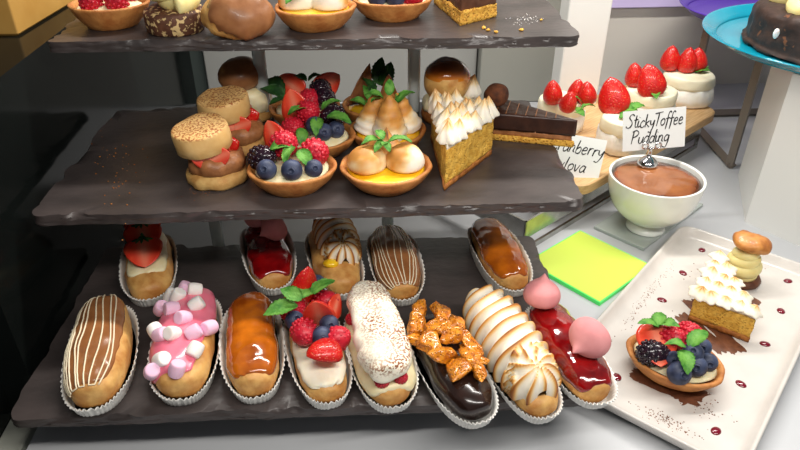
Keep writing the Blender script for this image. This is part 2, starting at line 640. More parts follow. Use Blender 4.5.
def strawberry_me(L=3.0, W=2.3):
    """whole strawberry, tip at +z, shoulder at z=0"""
    def mk():
        pr = smoothprof([(.02, .12), (.55 * W / 2, 0), (.92 * W / 2, .16 * L), (W / 2, .34 * L), (.82 * W / 2, .62 * L), (.45 * W / 2, .87 * L), (.02, L)], 4)
        v, f = lathe(pr, 22)
        v = disp((v, f), .06, .5, 3)[0]
        return mesh('strawberry', (v, f), mt['straw'])
    return cached(('s', L, W), mk)


def strawberry_half_me(L=3.0, W=2.3, depth=1.0):
    """half strawberry, tip at +z, cut face towards -y"""
    def mk():
        pr = smoothprof([(.05, .1), (.6 * W / 2, 0), (.93 * W / 2, .16 * L), (W / 2, .34 * L), (.82 * W / 2, .62 * L), (.45 * W / 2, .87 * L), (.04, L)], 4)
        rings, mi, to = [], [], []
        na, nf = 14, 8
        for r, z in pr:
            a = np.linspace(0, PI, na)
            arc = np.stack([r * np.cos(a), depth * r * np.sin(a), np.full(na, z)], 1)
            x = np.linspace(-r, r, nf + 2)[1:-1]
            fl = np.stack([x, np.full(nf, -.02), np.full(nf, z)], 1)
            rings.append(np.concatenate([arc, fl]))
            to += [0.05] * na + list(np.clip(1 - np.abs(x) / (W * .3) - .5 * abs(z / L - .4), 0, 1))
        v, f = loft(rings)
        m = na + nf
        mi = [1 if (i % m) >= na - 1 else 0 for i in range((len(pr) - 1) * m)] + [0] * (2 * m)
        return mesh('strawberry', (v, f, mi, to + [0, 0]), [mt['straw'], mt['strawcut']])
    return cached(('sh', L, W, depth), mk)


def leaf_me(L=2.4, W=1.3, curl=.5, fold=.35, mat='mint', seed=0):
    def mk():
        n, m = 16, 9
        t = np.linspace(0, 1, n)
        rings = []
        rs = random.Random(seed)
        tw = rs.uniform(-.5, .5)
        for i, q in enumerate(t):
            w = W / 2 * (sin(PI * q ** .75) ** .8 if 0 < q < 1 else .02) + .03
            w *= 1 + (.09 if i % 2 else -.05)
            s_ = np.linspace(-1, 1, m)
            x = s_ * w
            z = fold * np.abs(s_) * w + curl * math.sin(q * PI * .9) * 1.0 + .05 * np.cos(s_ * 9 + q * 14) + .18 * w * s_ * np.sin(q * 5 + tw * 4)
            y = np.full(m, q * L)
            x = x + tw * q * q * .8
            rings.append(np.stack([x, y, z], 1))
        v, f = loft(rings, False, False, closed=False)
        N = normals(v, f)
        k = len(v)
        v2 = v - N * .035
        f2 = [tuple(k + j for j in q[::-1]) for q in f]
        idx = [i * m for i in range(n)] + [(n - 1) * m + j for j in range(1, m)] + [i * m + m - 1 for i in range(n - 2, -1, -1)] + [j for j in range(m - 2, 0, -1)]
        f3 = [(idx[i], k + idx[i], k + idx[(i + 1) % len(idx)], idx[(i + 1) % len(idx)]) for i in range(len(idx))]
        return mesh('mint_leaf', (np.concatenate([v, v2]), f + f2 + f3), mt[mat])
    return cached(('l', L, W, curl, fold, mat, seed), mk)


def kiss(r, h, lobes=7, amp=.16, twist=.6, tip=.0, n=28, toast0=.35, ph=0):
    """piped star peak; returns v,f,0,toast"""
    pr = smoothprof([(.3 * r, 0), (.95 * r, .04 * h), (r, .2 * h), (.74 * r, .45 * h), (.42 * r, .7 * h), (.16 * r, .9 * h), (.03, h)], 3)
    th = np.arange(n) * 2 * PI / n
    rings, to = [], []
    for q, z in pr:
        k = z / h
        lob = 1 + amp * (1 - k * .6) * np.cos(lobes * (th + twist * k) + ph)
        rings.append(np.stack([q * lob * np.cos(th) + tip * k ** 3, q * lob * np.sin(th), np.full(n, z)], 1))
        to += list(np.clip((k - toast0) * 1.3, 0, 1) * (0.6 + .5 * (lob > 1.02)) + np.clip((lob - 1.08) * 1.5, 0, .25) * (k > .2))
    v, f = loft(rings)
    return v, f, 0, np.array(to + [0, 1.0])


def rope(L, W, H, nr=11, skew=1.0, amp=.6, seed=0, z0=0.0, rosette=True):
    """band of piped star-nozzle meringue, ridges sweeping across, toasted crests"""
    nt, na = 150, 44
    t = np.linspace(.05, PI - .05, nt)
    a = np.linspace(-.12 * PI, 1.12 * PI, na)
    tt, aa = np.meshgrid(t, a, indexing='ij')
    k = np.sin(tt) ** .5
    y = -L / 2 * np.cos(tt)
    c, s_ = np.cos(aa), np.sin(aa)
    base = np.stack([W / 2 * k * c, y, z0 + H * k * s_], -1)
    N = np.stack([c, -np.cos(tt) * (1 - k), s_ * 1.0], -1)
    N /= np.linalg.norm(N, axis=-1)[..., None]
    # distance from the rosette centre at the front end bends the ridges
    ph = 2 * PI * (nr * (y / L) + skew * c * .9 - .55 * c * c)
    if rosette:
        fx, fy = W / 2 * k * c, y + L * .40
        angr = np.arctan2(fy, fx)
        wgt = np.clip((1.0 - np.hypot(fx, fy) / (W * .46)) * 4, 0, 1)
        ph = ph * (1 - wgt) + wgt * (angr * 9 + 1.2 * np.hypot(fx, fy))
    sh = ph + .9 * fbm(base, .22, seed + 11, 2)
    sh = sh + .5 * np.sin(sh)
    r = (.5 + .5 * np.cos(sh))
    nz = fbm(base, .6, seed, 2)
    p = base + N * (amp * (r ** .8) - amp * .4 + .06 * nz)[..., None]
    to = np.clip(r ** 3.2 * (.8 + .4 * fbm(base, .35, seed + 3, 2)), 0, .85)
    v, f = loft(p, False, False, closed=False)
    return v, [q[::-1] for q in f], 0, to.reshape(-1)


def path_cr(pts, k=6):
    P = [np.array(p, float) for p in pts]
    P = [2 * P[0] - P[1]] + P + [2 * P[-1] - P[-2]]
    out = []
    for i in range(1, len(P) - 2):
        a, b, c, d = P[i - 1:i + 3]
        for j in range(k):
            t = j / k
            out.append(.5 * ((2 * b) + (c - a) * t + (2 * a - 5 * b + 4 * c - d) * t * t + (3 * b - a - 3 * c + d) * t ** 3))
    out.append(P[-2])
    return np.array(out)


def shell_me(R=4.1, r0=2.5, h=2.1, sq=.0, seed=0):
    """shortcrust tart shell"""
    pr = smoothprof([(.3, 0), (r0 * .9, 0), (r0 + .25, .14), (r0 + (R - r0) * .62, h * .45), (R - .12, h * .86), (R, h), (R - .14, h + .14), (R - .42, h + .06), (R - .62, h * .84), (R - 1.1, h * .5), (r0 - .2, .5), (.3, .45)], 2)

    def lob(t, i, r):
        k = 0 if i < 4 or i > 19 else (.4 if i in (4, 5, 18, 19) else 1)
        return r * (1 + k * (.015 * cos(3 * t + seed) + sq * cos(2 * t)) + k * .01 * sin(9 * t + seed * 2))
    v, f = lathe(pr, 44, lob)
    v = disp((v, f), .05, .9, seed, 2)[0]
    return mesh('pastry_shell', (v, f), mt['short'])


def filling_me(mat, R, z, amp=.12, dome=.3, seed=0):
    pr = [(R * .8, z - .45), (R * .97, z - .1), (R * .9, z + .03), (R * .6, z + dome * .6), (R * .3, z + dome * .9), (.1, z + dome)]
    v, f = lathe(pr, 32)
    v = disp((v, f), amp, .7, seed, 3)[0]
    return mesh('filling', (v, f), mt[mat])


def wedge_xy(L, W, rot_=0):
    return [(0, -L / 2), (W / 2, L / 2), (-W / 2, L / 2)]


def grid_prism(poly, z0, z1, step=.3, amp=.08, fr=1.6, seed=0, round_=0):
    """prism with finely divided crumbly walls"""
    pts = []
    n = len(poly)
    for i in range(n):
        a, b = np.array(poly[i], float), np.array(poly[(i + 1) % n], float)
        k = max(2, int(np.linalg.norm(b - a) / step))
        for j in range(k):
            pts.append(a + (b - a) * j / k)
    P = np.array(pts)
    c = P.mean(0)
    rings = []
    nz = max(2, int((z1 - z0) / step))
    for i in range(nz + 1):
        rings.append(np.column_stack([P, np.full(len(P), z0 + (z1 - z0) * i / nz)]))
    for s_ in (.8, .5, .2):
        Q = c + (P - c) * s_
        rings.append(np.column_stack([Q, np.full(len(P), z1)]))
    Q = c + (P - c) * .5
    rings = [np.column_stack([Q, np.full(len(P), z0)])] + rings
    v, f = loft(rings)
    keep = v[:, 2] <= z0 + 1e-6
    w = disp((v, f), amp, fr, seed, 3)[0]
    w[keep, 2] = z0
    w[:, 2] = np.maximum(w[:, 2], z0)
    return w, f


def chunk(r, seed, flat=.7):
    v, f = ball(r, r * .8, r * flat, 16, 10)
    return disp((v, f), r * .38, 1.1 / r, seed, 3)


def shatter(rx, ry, rz, seed):
    """broken lump: an ellipsoid cut by random planes, then pitted"""
    v, f = ball(rx * 1.25, ry * 1.25, rz * 1.25, 26, 18)
    rs_ = random.Random(seed)
    sc = np.array([rx, ry, rz])
    for k in range(9):
        n = np.array([rs_.gauss(0, 1), rs_.gauss(0, 1), rs_.gauss(0, .9)])
        n /= np.linalg.norm(n)
        q = v / sc
        d = q @ n - rs_.uniform(.62, .95)
        v = (q - np.outer(np.maximum(d, 0), n)) * sc
    return disp((v, f), .13, 2.0, seed, 3)

# ================================================================== SETTING
B, MD, T = 5.5, 19.1, 32.5


def struct(name, me):
    o = solo(name, me, None, None)
    o['kind'] = 'structure'
    return o


struct('floor', mesh('floor', box(-32.9, 160, -30, 138, -3, 0), mt['floor'], False))
struct('trim_1', mesh('trim', box(-36, -33.4, -30, 49.5, -3, .15, .1), mt['alu'], False))
struct('wall_left', mesh('wall_left', prism([(-75, -30), (-36, -30), (-36, 49.6), (-33.2, 49.8), (-33.2, 138), (-75, 138)], -3, 31), mt['darkglass'], False))
struct('wall_back', mesh('wall_back', box(-75, 160, 138, 142, -3, 70), mt['wallgrey'], False))
struct('trim_2', mesh('trim_back_dark', box(-75, -30.5, 134, 138, 0, 70), mt['slateglass'], False))
struct('trim_3', mesh('trim_panel', box(-30.4, 25.3, 133, 137.5, 0, 70, .3), mt['greypanel'], False))
struct('trim_4', mesh('trim_panel', box(25.6, 42, 130, 137, 0, 70, .3), mt['greypanel2'], False))
struct('lilac_reflection', mesh('reflection_band', box(48, 90, 136.2, 137.9, 17.6, 26, .2), mt['lilacreflect'], False))  # added band whose colour paints the purple plate's reflection on the back wall
# white upright between grey panels
p0, p1 = at(556, 60, 0), at(604, 60, 0)
struct('column', mesh('column', box(36.2, 43.6, 111, 116, 0, 62, .3), mt['white'], False))

# ------------------------------------------------------------------ slates and their supports
solo('slate_board', slate_mesh(54.2, 28.2, 1.0, 11), 'lowest slate board, under the eclairs in paper cases', 'slate board', (-5.2, 57.0, B), (0, 0, -1.2), 'slate serving boards')
solo('slate_board', slate_mesh(54.6, 27.5, 1.1, 23), 'middle slate board, under the small tarts and cake slices', 'slate board', (-4.4, 69.8, MD), (0, 0, -1.0), 'slate serving boards')
solo('slate_board', slate_mesh(54.4, 29, 1.1, 37), 'top slate board with crumbs and sweet pastries on it', 'slate board', (-3.4, 81.7, T), (0, 0, -2.0), 'slate serving boards')
riser = thing('display_riser', 'low white riser block underneath the lowest slate board', 'riser', (-5.6, 59.5, 0))
part(riser, 'block', mesh('block', box(-20, 20, -7, 9, 0, B - 1.25, .2), mt['white'], False))


def post(x, y, z0, z1, label):
    o = thing('acrylic_post', label, 'post', (x, y, z0), 0, 'clear posts holding the slates')
    h = z1 - z0
    part(o, 'tube', mesh('tube', lathe([(.75, 0), (.8, .05), (.8, h - .05), (.75, h)], 24), mt['acrylic']))
    part(o, 'cap', mesh('cap', lathe([(.82, h - 1.0), (.86, h - .9), (.86, h - .25), (.82, h - .15)], 24), mt['steel']), label='grey metal collar')
    return o


a = at(265, 122, MD)
post(a[0], a[1] + 1.2, MD, T - 1.1, 'clear post under the left half of the top slate')
a = at(412, 104, MD)
post(a[0], a[1] - 2.4, MD, T - 1.1, 'clear post behind the cone meringue tart, under the top slate')
post(-19.2, 75.5, 0, MD - 1.1, 'clear post behind the red glazed eclair, under the middle slate')
post(3.6, 75.5, 0, MD - 1.1, 'clear post behind the rear striped eclair, under the middle slate')

def on(t, px, py, z):
    """local place (cm) on thing t for the picture point, z above its base"""
    L_ = Vector(t.location) * 100
    w_ = at(px, py, L_.z + z)
    a_ = -t.rotation_euler.z
    dx, dy = w_[0] - L_.x, w_[1] - L_.y
    return (dx * cos(a_) - dy * sin(a_), dx * sin(a_) + dy * cos(a_), z)


# ================================================================== ECLAIRS
CASES = 'white paper eclair cases'


def place(f, b, L):
    """centre and heading of an eclair from its front and rear ends in the picture"""
    P0, P1 = at(f[0], f[1], B + .3), at(b[0], b[1], B + 3.6)
    d = Vector((P1[0] - P0[0], P1[1] - P0[1])).normalized()
    return (P0[0] + d.x * L / 2, P0[1] + d.y * L / 2, B), -math.degrees(math.atan2(d.x, d.y))


def eclair(name, label, f, b, e, case_label, caseW=None, caseh=1.4, hs=.9, caseL=None, bodymat='choux', group='front row of eclairs', flare=.36, bodylabel=None):
    CL = caseL or e.L + .4
    c, rz = place(f, b, CL)
    CW = e.W + .2
    ca = solo('paper_case', case_mesh(CL, CW, caseh, int(abs(f[0])), e.bend, flare, hs), case_label, 'paper case', c, (0, 0, rz), CASES)
    thicken(ca)
    t = thing(name, label, 'eclair', (c[0], c[1], c[2] + .1), rz, group)
    part(t, 'pastry_body', mesh('pastry_body', e.body(), mt[bodymat]), label=bodylabel)
    e.lift = -e.dz()
    return t


def icing(t, e, name, mat, *a, **k):
    v, f = e.sheet(*a, **k)
    v[:, 2] += e.lift
    return part(t, name, mesh(name, (v, f), mt[mat]))


def lines(t, e, name, phs, t0, t1, off, r, mat='drizzle', seed=0):
    """one continuous zigzag of piped lines running along the eclair"""
    rs = random.Random(seed)
    pts = []
    for i, p in enumerate(phs):
        n = 26
        k0, k1 = rs.uniform(-.04, .04), rs.uniform(-.05, .05)
        for j in range(n):
            u = j / (n - 1)
            if i % 2:
                u = 1 - u
            pp = p + .05 * sin(u * 9 + i) + k0 + (k1) * u
            q, _ = e.P(np.array(t0 + (t1 - t0) * u + rs.uniform(-.004, .004)), np.array(pp), off)
            pts.append(q + np.array([0, 0, e.lift]))
    return part(t, name, mesh(name, tube(pts, r, 6), mt[mat]))


# --- milk chocolate with white stripes
e = Ecl(14.0, 5.7, 4.3, .06, -.3, 1)
t = eclair('striped_eclair', 'milk chocolate eclair with white stripes at the left end of the front row', (98, 414), (106, 286), e, 'fluted case under the front striped chocolate eclair', hs=.5)
icing(t, e, 'chocolate_icing', 'milk', .35, PI - .22, lambda u: (.27 - .17 * u) * PI, lambda u: .97 * PI, .16, seed=4)
lines(t, e, 'white_drizzle', [.9 * PI, .86 * PI, .79 * PI, .74 * PI, .66 * PI, .61 * PI, .53 * PI, .46 * PI, .38 * PI, .33 * PI], .33, PI - .2, .2, .075, seed=2)
# --- marshmallow
e = Ecl(13.9, 5.8, 4.2, .05, .2, 5)
t = eclair('marshmallow_eclair', 'pink iced eclair covered in mini marshmallows', (180, 405), (192, 281), e, 'fluted case under the pink marshmallow eclair', hs=.5)
icing(t, e, 'pink_icing', 'pink', .5, PI - .25, lambda u: (.27 - .24 * min(1, max(0, u - .3) / .3)) * PI, lambda u: 1.02 * PI, .28, seed=9, rag=.16)


def mmallow():
    pr = smoothprof([(.02, -.62), (.45, -.62), (.6, -.5), (.66, 0), (.6, .5), (.45, .62), (.02, .62)], 3)
    return lathe(pr, 18)


mmw, mmp = mesh('marshmallow', mmallow(), mt['mmw']), mesh('marshmallow', mmallow(), mt['mmp'])
rs = random.Random(4)
for (px, py, pk) in [(184, 280, 1), (169, 286, 0), (194, 285, 0), (177, 292, 0), (159, 300, 1), (171, 306, 1), (196, 302, 0), (183, 317, 1), (154, 324, 0), (160, 331, 1), (172, 332, 0), (193, 330, 1), (208, 322, 1), (194, 345, 0), (160, 354, 0), (149, 361, 1), (174, 369, 1)]:
    loc = Vector(t.location) * 100
    w = at(px, py, B + 4.6)
    th_ = -rad(0) - t.rotation_euler.z
    dx, dy = w[0] - loc.x, w[1] - loc.y
    lx, ly = dx * cos(th_) - dy * sin(th_), dx * sin(th_) + dy * cos(th_)
    ly = max(-6.1, min(6.1, ly))
    kk = math.sqrt(max(.0, 1 - (ly / (e.L / 2)) ** 2)) ** .55
    xx = max(-.86, min(.75, (lx - e.bend * (ly / 6.6) ** 2) / (e.W / 2 * kk + .2)))
    zz = e.lift + e.H * .5 + e.H * .5 * kk * math.sqrt(1 - xx * xx) ** .8 + .5
    part(t, 'marshmallow', mmp if pk else mmw, (lx, ly, zz), (rs.uniform(20, 75), rs.uniform(-20, 20), rs.uniform(0, 360)), 1.14,
         label='pale pink marshmallow' if pk else 'white marshmallow')
# --- caramel glazed
e = Ecl(13.3, 5.3, 4.0, .14, .15, 8)
t = eclair('caramel_eclair', 'shiny amber caramel glazed eclair in the front row', (256, 403), (248, 281), e, 'fluted case under the front caramel glazed eclair', caseW=6.3, hs=.7)
icing(t, e, 'caramel_glaze', 'caramel', .42, PI - .15, lambda u: .06 * PI, lambda u: .95 * PI, .14, seed=14, rag=.14)
# --- fruit
e = Ecl(13.3, 5.0, 3.2, .02, .1, 12)
t = eclair('fruit_eclair', 'open eclair topped with strawberries, raspberries, blueberries and mint', (330, 408), (303, 287), e, 'fluted case under the fruit topped eclair', caseW=6.0, hs=.6)
icing(t, e, 'cream_filling', 'whip', .32, PI - .3, lambda u: .15 * PI, lambda u: .85 * PI, .35, seed=21, rag=.2)
za = 3.6
part(t, 'strawberry', strawberry_half_me(3.3, 3.2, .75), (1.5, -3.6, za + .35), (72, 0, -70), label='cut strawberry half')
part(t, 'strawberry', strawberry_half_me(4.4, 3.2, .6), (.8, .6, za + .2), (20, -6, -10), label='cut strawberry half standing up')
part(t, 'strawberry', strawberry_half_me(5.0, 3.4, .6), (-.9, 4.7, za + .0), (170, -168, 20), label='cut strawberry half at the rear')
part(t, 'strawberry', strawberry_half_me(2.6, 2.2, .6), (2.1, 1.3, za + .6), (-60, 60, 0), label='cut strawberry quarter')
rb = raspberry_me('rasp', 1.15, 1.35)
part(t, 'raspberry', rb, (-1.1, -.9, za + .9), (80, 20, 0), label='raspberry')
part(t, 'raspberry', rb, (1.75, -2.2, za + .5), (20, 50, 10), label='raspberry')
part(t, 'raspberry', rb, (-1.6, 3.4, za + .6), (60, 0, 40), label='raspberry')
part(t, 'raspberry', rb, (1.75, 3.6, za + .5), (60, 30, 40), label='raspberry')
bb = blueberry_me(.98)
part(t, 'blueberry', bb, (1.35, -.5, za + 1.0), (60, 10, 0), label='blueberry')
part(t, 'blueberry', bb, (.4, -1.9, za + 1.0), (75, -10, 0), label='blueberry')
part(t, 'blueberry', bb, (1.2, 5.3, za + 1.7), (40, 20, 0), label='blueberry')
part(t, 'blueberry', bb, (-1.7, 1.6, za + .5), (40, 20, 0), label='blueberry')
for (x, y, z, rx, ry, rz, L_, W_, sd) in [(-1.2, 1.9, za + 2.0, -6, -10, 88, 3.4, 1.7, 1), (-1.0, 2.6, za + 2.3, 0, 12, -40, 2.6, 1.7, 2), (.3, 2.9, za + 2.5, 8, 0, -78, 2.7, 1.7, 3), (-.8, 2.0, za + 2.5, 18, -18, 40, 2.4, 1.4, 4)]:
    part(t, 'mint_leaf', leaf_me(L_, W_, .3, .3, 'mint', sd), (x, y, z), (rx, ry, rz))
# --- cream with cocoa
e = Ecl(13.4, 5.4, 3.3, .02, .1, 15)
t = eclair('cream_eclair', 'eclair topped with thick cocoa-dusted whipped cream', (394, 412), (363, 283), e, 'fluted case under the cocoa-dusted cream eclair', caseW=5.9, hs=.4)
icing(t, e, 'cream_layer', 'cream', .3, PI - .25, lambda u: -.03 * PI, lambda u: 1.03 * PI, .3, seed=31, rag=.12)
e2 = Ecl(13.0, 5.0, 2.9, .1, -.1, 44, p=.5, bump=.36)
v, f = e2.body(60, 40)
part(t, 'whipped_cream', mesh('whipped_cream', (v + np.array([0, .0, 3.1]), f, 0, np.clip((v[:, 2] - 1.2) / .8, 0, 1) * np.clip(.7 + .8 * vnoise(v, .5, 3) + .2 * v[:, 0], .0, 1)), mt['cocoacream']), label='white whipped cream dusted with cocoa')
for (x, y) in ((.9, -5.7), (-.8, -5.8), (-2.0, 3.2)):
    part(t, 'raspberry', raspberry_me('rasp', .8, .95), (x, y, 3.2), (60, 0, 30), s=.7, label='raspberry half hidden under the cream')
# --- honeycomb chocolate
e = Ecl(13.4, 5.1, 3.6, .04, .1, 19)
t = eclair('honeycomb_eclair', 'dark chocolate eclair topped with golden honeycomb chunks', (479, 427), (416, 292), e, 'fluted case under the honeycomb chocolate eclair', caseW=5.7, hs=.3, bodymat='choc')
rs = random.Random(12)
for (x, y, z, r, sd) in [(-.9, 5.8, 3.9, .95, 1), (1.0, 5.9, 3.5, .6, 2), (-1.8, 4.3, 3.5, 1.05, 3), (.9, 4.5, 4.0, .95, 4), (-.2, 2.8, 4.2, 1.05, 5), (1.7, 2.9, 3.7, 1.0, 6), (-1.8, 1.2, 3.7, 1.1, 7), (-2.3, 2.7, 3.0, .8, 15),
                         (.3, .7, 4.3, .8, 8), (-1.2, -.9, 4.0, 1.2, 9), (-.7, -3.2, 3.9, 1.15, 11), (2.1, 4.2, 3.1, .6, 16)]:
    part(t, 'honeycomb_chunk', mesh('honeycomb_chunk', shatter(r * 1.25, r * 1.0, r * .5, sd), mt['honey']), (x, y, z), (rs.uniform(-25, 25), rs.uniform(-25, 25), rs.uniform(0, 360)))
for (x, y, z, L_, rz, sd) in [(1.7, .1, 4.0, 2.1, 12, 21), (1.0, -1.9, 4.2, 1.4, -10, 22), (1.5, -2.3, 3.8, 1.5, 40, 23), (1.0, -3.5, 3.9, 1.5, 8, 24), (1.7, -.9, 3.6, 1.0, 40, 25)]:
    part(t, 'honeycomb_chunk', mesh('honeycomb_chunk', shatter(.62, L_, .45, sd), mt['honey']), (x, y, z), (rs.uniform(-10, 10), 10, rz))
# --- toasted meringue
e = Ecl(14.8, 5.0, 3.2, .02, -.1, 25)
t = eclair('meringue_eclair', 'eclair with a long swirl of toasted meringue beside pink meringue kisses', (546, 422), (470, 274), e, 'fluted case under the front toasted meringue eclair', caseW=5.8, hs=.0)
part(t, 'piped_meringue', mesh('piped_meringue', move(rope(14.6, 5.6, 3.0, 10, -.8, .6, 3), (-.2, .5, 2.6)), mt['mer']), label='white meringue with toasted brown ridges')
# --- pink meringue
e = Ecl(13.0, 4.7, 3.7, .1, .2, 29)
t = eclair('strawberry_eclair', 'red glazed eclair with two pink meringue kisses at the right end of the front row', (597, 408), (538, 287), e, 'fluted case under the red glazed eclair at the right end', caseW=5.9, hs=.2, flare=.5)
icing(t, e, 'red_glaze', 'red', .26, PI - .2, lambda u: -.04 * PI, lambda u: 1.04 * PI, .16, seed=41, rag=.08)


def pinkkiss():
    pr = smoothprof([(.02, 0), (1.5, .02), (1.95, .35), (2.08, 1.0), (1.85, 1.75), (1.25, 2.35), (.62, 2.8), (.28, 3.2), (.03, 3.55)], 4)
    return disp(lathe(pr, 36), .05, .5, 5, 2)


pk = mesh('meringue_kiss', pinkkiss(), mt['pinkmer'])
part(t, 'meringue_kiss', pk, on(t, 541, 302, 3.6), (-8, 4, 0), .92, label='pink meringue kiss standing upright')
part(t, 'meringue_kiss', pk, on(t, 596, 332, 5.2), (98, 0, -62), .98, label='pink meringue kiss lying on its side')

# ---- rear row
RG = 'rear row of eclairs'
e = Ecl(12.6, 5.4, 3.2, .02, 0, 51)
t = eclair('strawberry_cream_eclair', 'rear eclair topped with halved strawberries, at the left end', (151, 305), (146, 222), e, 'smooth case under the rear strawberry-topped eclair', group=RG, caseW=6.2, hs=.5)
icing(t, e, 'cream_filling', 'cream', .85, PI - .3, lambda u: .2 * PI, lambda u: .8 * PI, .3, seed=61)
for (y, z, rx) in ((-.4, 5.2, -118), (2.2, 5.7, -122), (4.2, 5.9, -126)):
    s_ = part(t, 'strawberry', strawberry_half_me(4.2, 4.7, .4), (0, y, z), (rx, 0, 180), .9, label='halved strawberry, cut side up')
    part(s_, 'stalk', mesh('stalk', [move(ball(.2, .12, .8, 8, 8), (.6 * sin(q), -.2, .25 - .3 * abs(cos(q))), (0, 57 * q * 1.2, 0)) for q in (-1.1, -.5, .1, .6, 1.2)], mt['leafdark']), (0, 0, .1), label='dark green strawberry stalk')
e = Ecl(12.8, 5.2, 3.4, .12, 0, 55)
t = eclair('red_meringue_eclair', 'rear red glazed eclair with pink meringue kisses on top', (277, 294), (262, 222), e, 'case under the rear red glazed eclair', group=RG, caseW=5.9, hs=1.0)
icing(t, e, 'red_glaze', 'red', .34, PI - .2, lambda u: .02 * PI, lambda u: .98 * PI, .16, seed=66, rag=.14)
part(t, 'meringue_kiss', pk, (1.9, .6, 5.0), (98, 0, -62), .85, label='pink meringue kiss lying on its side')
part(t, 'meringue_kiss', pk, (-.3, 3.6, 3.6), (-10, 0, 0), .85, label='pink meringue kiss at the rear')
e = Ecl(12.8, 5.2, 3.4, .0, 0, 58)
t = eclair('lemon_eclair', 'rear eclair with a toasted meringue swirl on its far half', (346, 299), (325, 222), e, 'case under the rear toasted meringue eclair', group=RG, caseW=6.0, hs=.4)
part(t, 'piped_meringue', mesh('piped_meringue', move(rope(10.4, 4.7, 2.8, 7.5, -.55, .5, 7), (.7, 1.5, 2.9)), mt['mer']), label='white meringue with toasted brown ridges')
part(t, 'lemon_curd', mesh('lemon_curd', move(disp(ball(.9, .9, .5, 16, 8), .15, 1, 3), (-1.0, -3.4, 3.1)), mt['curd']), label='blob of yellow curd')
e = Ecl(12.8, 5.2, 3.7, .0, 0, 63)
t = eclair('striped_eclair', 'rear milk chocolate eclair with thin white stripes', (404, 305), (388, 222), e, 'case under the rear striped chocolate eclair', group=RG, caseW=5.9, hs=.8)
icing(t, e, 'chocolate_icing', 'milk', .3, PI - .2, lambda u: .0 * PI, lambda u: PI, .14, seed=71)
lines(t, e, 'white_drizzle', [.84 * PI, .77 * PI, .70 * PI, .66 * PI, .58 * PI, .52 * PI, .46 * PI, .38 * PI, .32 * PI, .26 * PI], .3, PI - .2, .18, .06, seed=5)
e = Ecl(12.8, 5.0, 3.8, .05, .1, 67)
t = eclair('caramel_eclair', 'rear caramel glazed eclair behind the toasted meringue eclair', (515, 296), (489, 222), e, 'case under the rear caramel glazed eclair', group=RG, caseW=6.0, hs=.9)
icing(t, e, 'caramel_glaze', 'caramel', .3, PI - .2, lambda u: .08 * PI, lambda u: .96 * PI, .14, seed=77)

# ================================================================== MIDDLE SLATE
def stack(label, base, lid, leanz, seed, tilt):
    """biscuit, mousse, strawberries, cocoa-dusted biscuit lid"""
    c = at(base[0], base[1], MD)
    t = thing('shortcake_stack', label, 'cake', c, 0, 'strawberry shortcake stacks')
    v, f = lathe([(1.5, 0), (2.9, 0), (3.2, .3), (3.15, 1.0), (2.7, 1.45), (.1, 1.5)], 40)
    part(t, 'biscuit_base', mesh('biscuit_base', disp((v, f), .22, .8, seed), mt['scone']))
    v, f = lathe([(1.0, 1.25), (2.5, 1.25), (2.95, 1.7), (2.95, 2.5), (2.5, 3.1), (.1, 3.2)], 40)
    part(t, 'chocolate_mousse', mesh('chocolate_mousse', disp((v, f), .25, .9, seed + 3), mt['mousse']), label='brown chocolate mousse')
    for q, (ang, r_) in enumerate(((-150, 2.0), (-105, 2.2), (-60, 2.2), (-10, 1.9), (80, 1.4))):
        part(t, 'strawberry', strawberry_half_me(2.6, 2.4, .6), (r_ * cos(rad(ang)) + lid[0] * .3, r_ * sin(rad(ang)), 3.0), (-12, 70 if q % 2 else -70, ang + 90), 1.15, label='cut strawberry')
    n = 44
    pr = [(1.5, 0), (2.8, .02), (3.05, .2), (3.1, 1.3), (3.05, 2.3), (2.98, 2.5), (2.8, 2.56), (1.5, 2.62), (.1, 2.62)]
    v, f = disp(lathe(pr, n), .12, .6, seed + 9)
    ms = np.clip((v[:, 2] - 2.35) / .2, 0, 1)
    l = part(t, 'biscuit_lid', mesh('biscuit_lid', (v, f, 0, ms), mt['lidcocoa']), (lid[0], lid[1], leanz), (tilt[0], tilt[1], 0), .93, label='biscuit lid dusted with cocoa')
    return t


stack('shortcake stack with a cocoa-dusted lid, nearest the front edge of the middle slate', (219, 178), (-.85, -.2), 3.8, 3, (6, -5))
stack('shortcake stack with a cocoa-dusted lid, second in the line, behind the nearest stack', (241, 147), (-1.15, 0), 3.95, 13, (4, -4))
c = at(254, 117, MD)
t = thing('cream_bun', 'shadowed cream bun with a brown domed lid, behind both shortcake stacks', 'bun', c, 0)
part(t, 'bun_base', mesh('bun_base', disp(lathe([(1.5, 0), (2.4, 0), (2.7, .5), (2.4, 1.2), (.1, 1.3)], 32), .15, .8, 5), mt['scone']))
part(t, 'cream_filling', mesh('cream_filling', disp(lathe(smoothprof([(1.2, 1.0), (2.2, 1.1), (2.45, 2.1), (2.3, 3.4), (1.6, 4.0), (.1, 4.1)], 3), 32), .12, .6, 6), mt['cream']), label='pale cream')
part(t, 'bun_lid', mesh('bun_lid', disp(ball(2.75, 2.6, 2.0, 30, 18), .14, .7, 8), mt['butterscotch']), (-1.0, 0, 5.6), (8, -8, 0), label='brown iced bun lid')
c = at(268, 128, MD)


LSQ = [0.0]


def tart(label, rim, R, seed, group='fruit tarts', h=2.2, r0=2.7, z=MD, sq=0.0, rz=0):
    c = at(rim[0], rim[1], z + h)
    t = thing('tart', label, 'tart', (c[0], c[1], z), rz, group)
    LSQ[0] = sq
    part(t, 'pastry_shell', shell_me(R, r0, h, sq, seed))
    return t


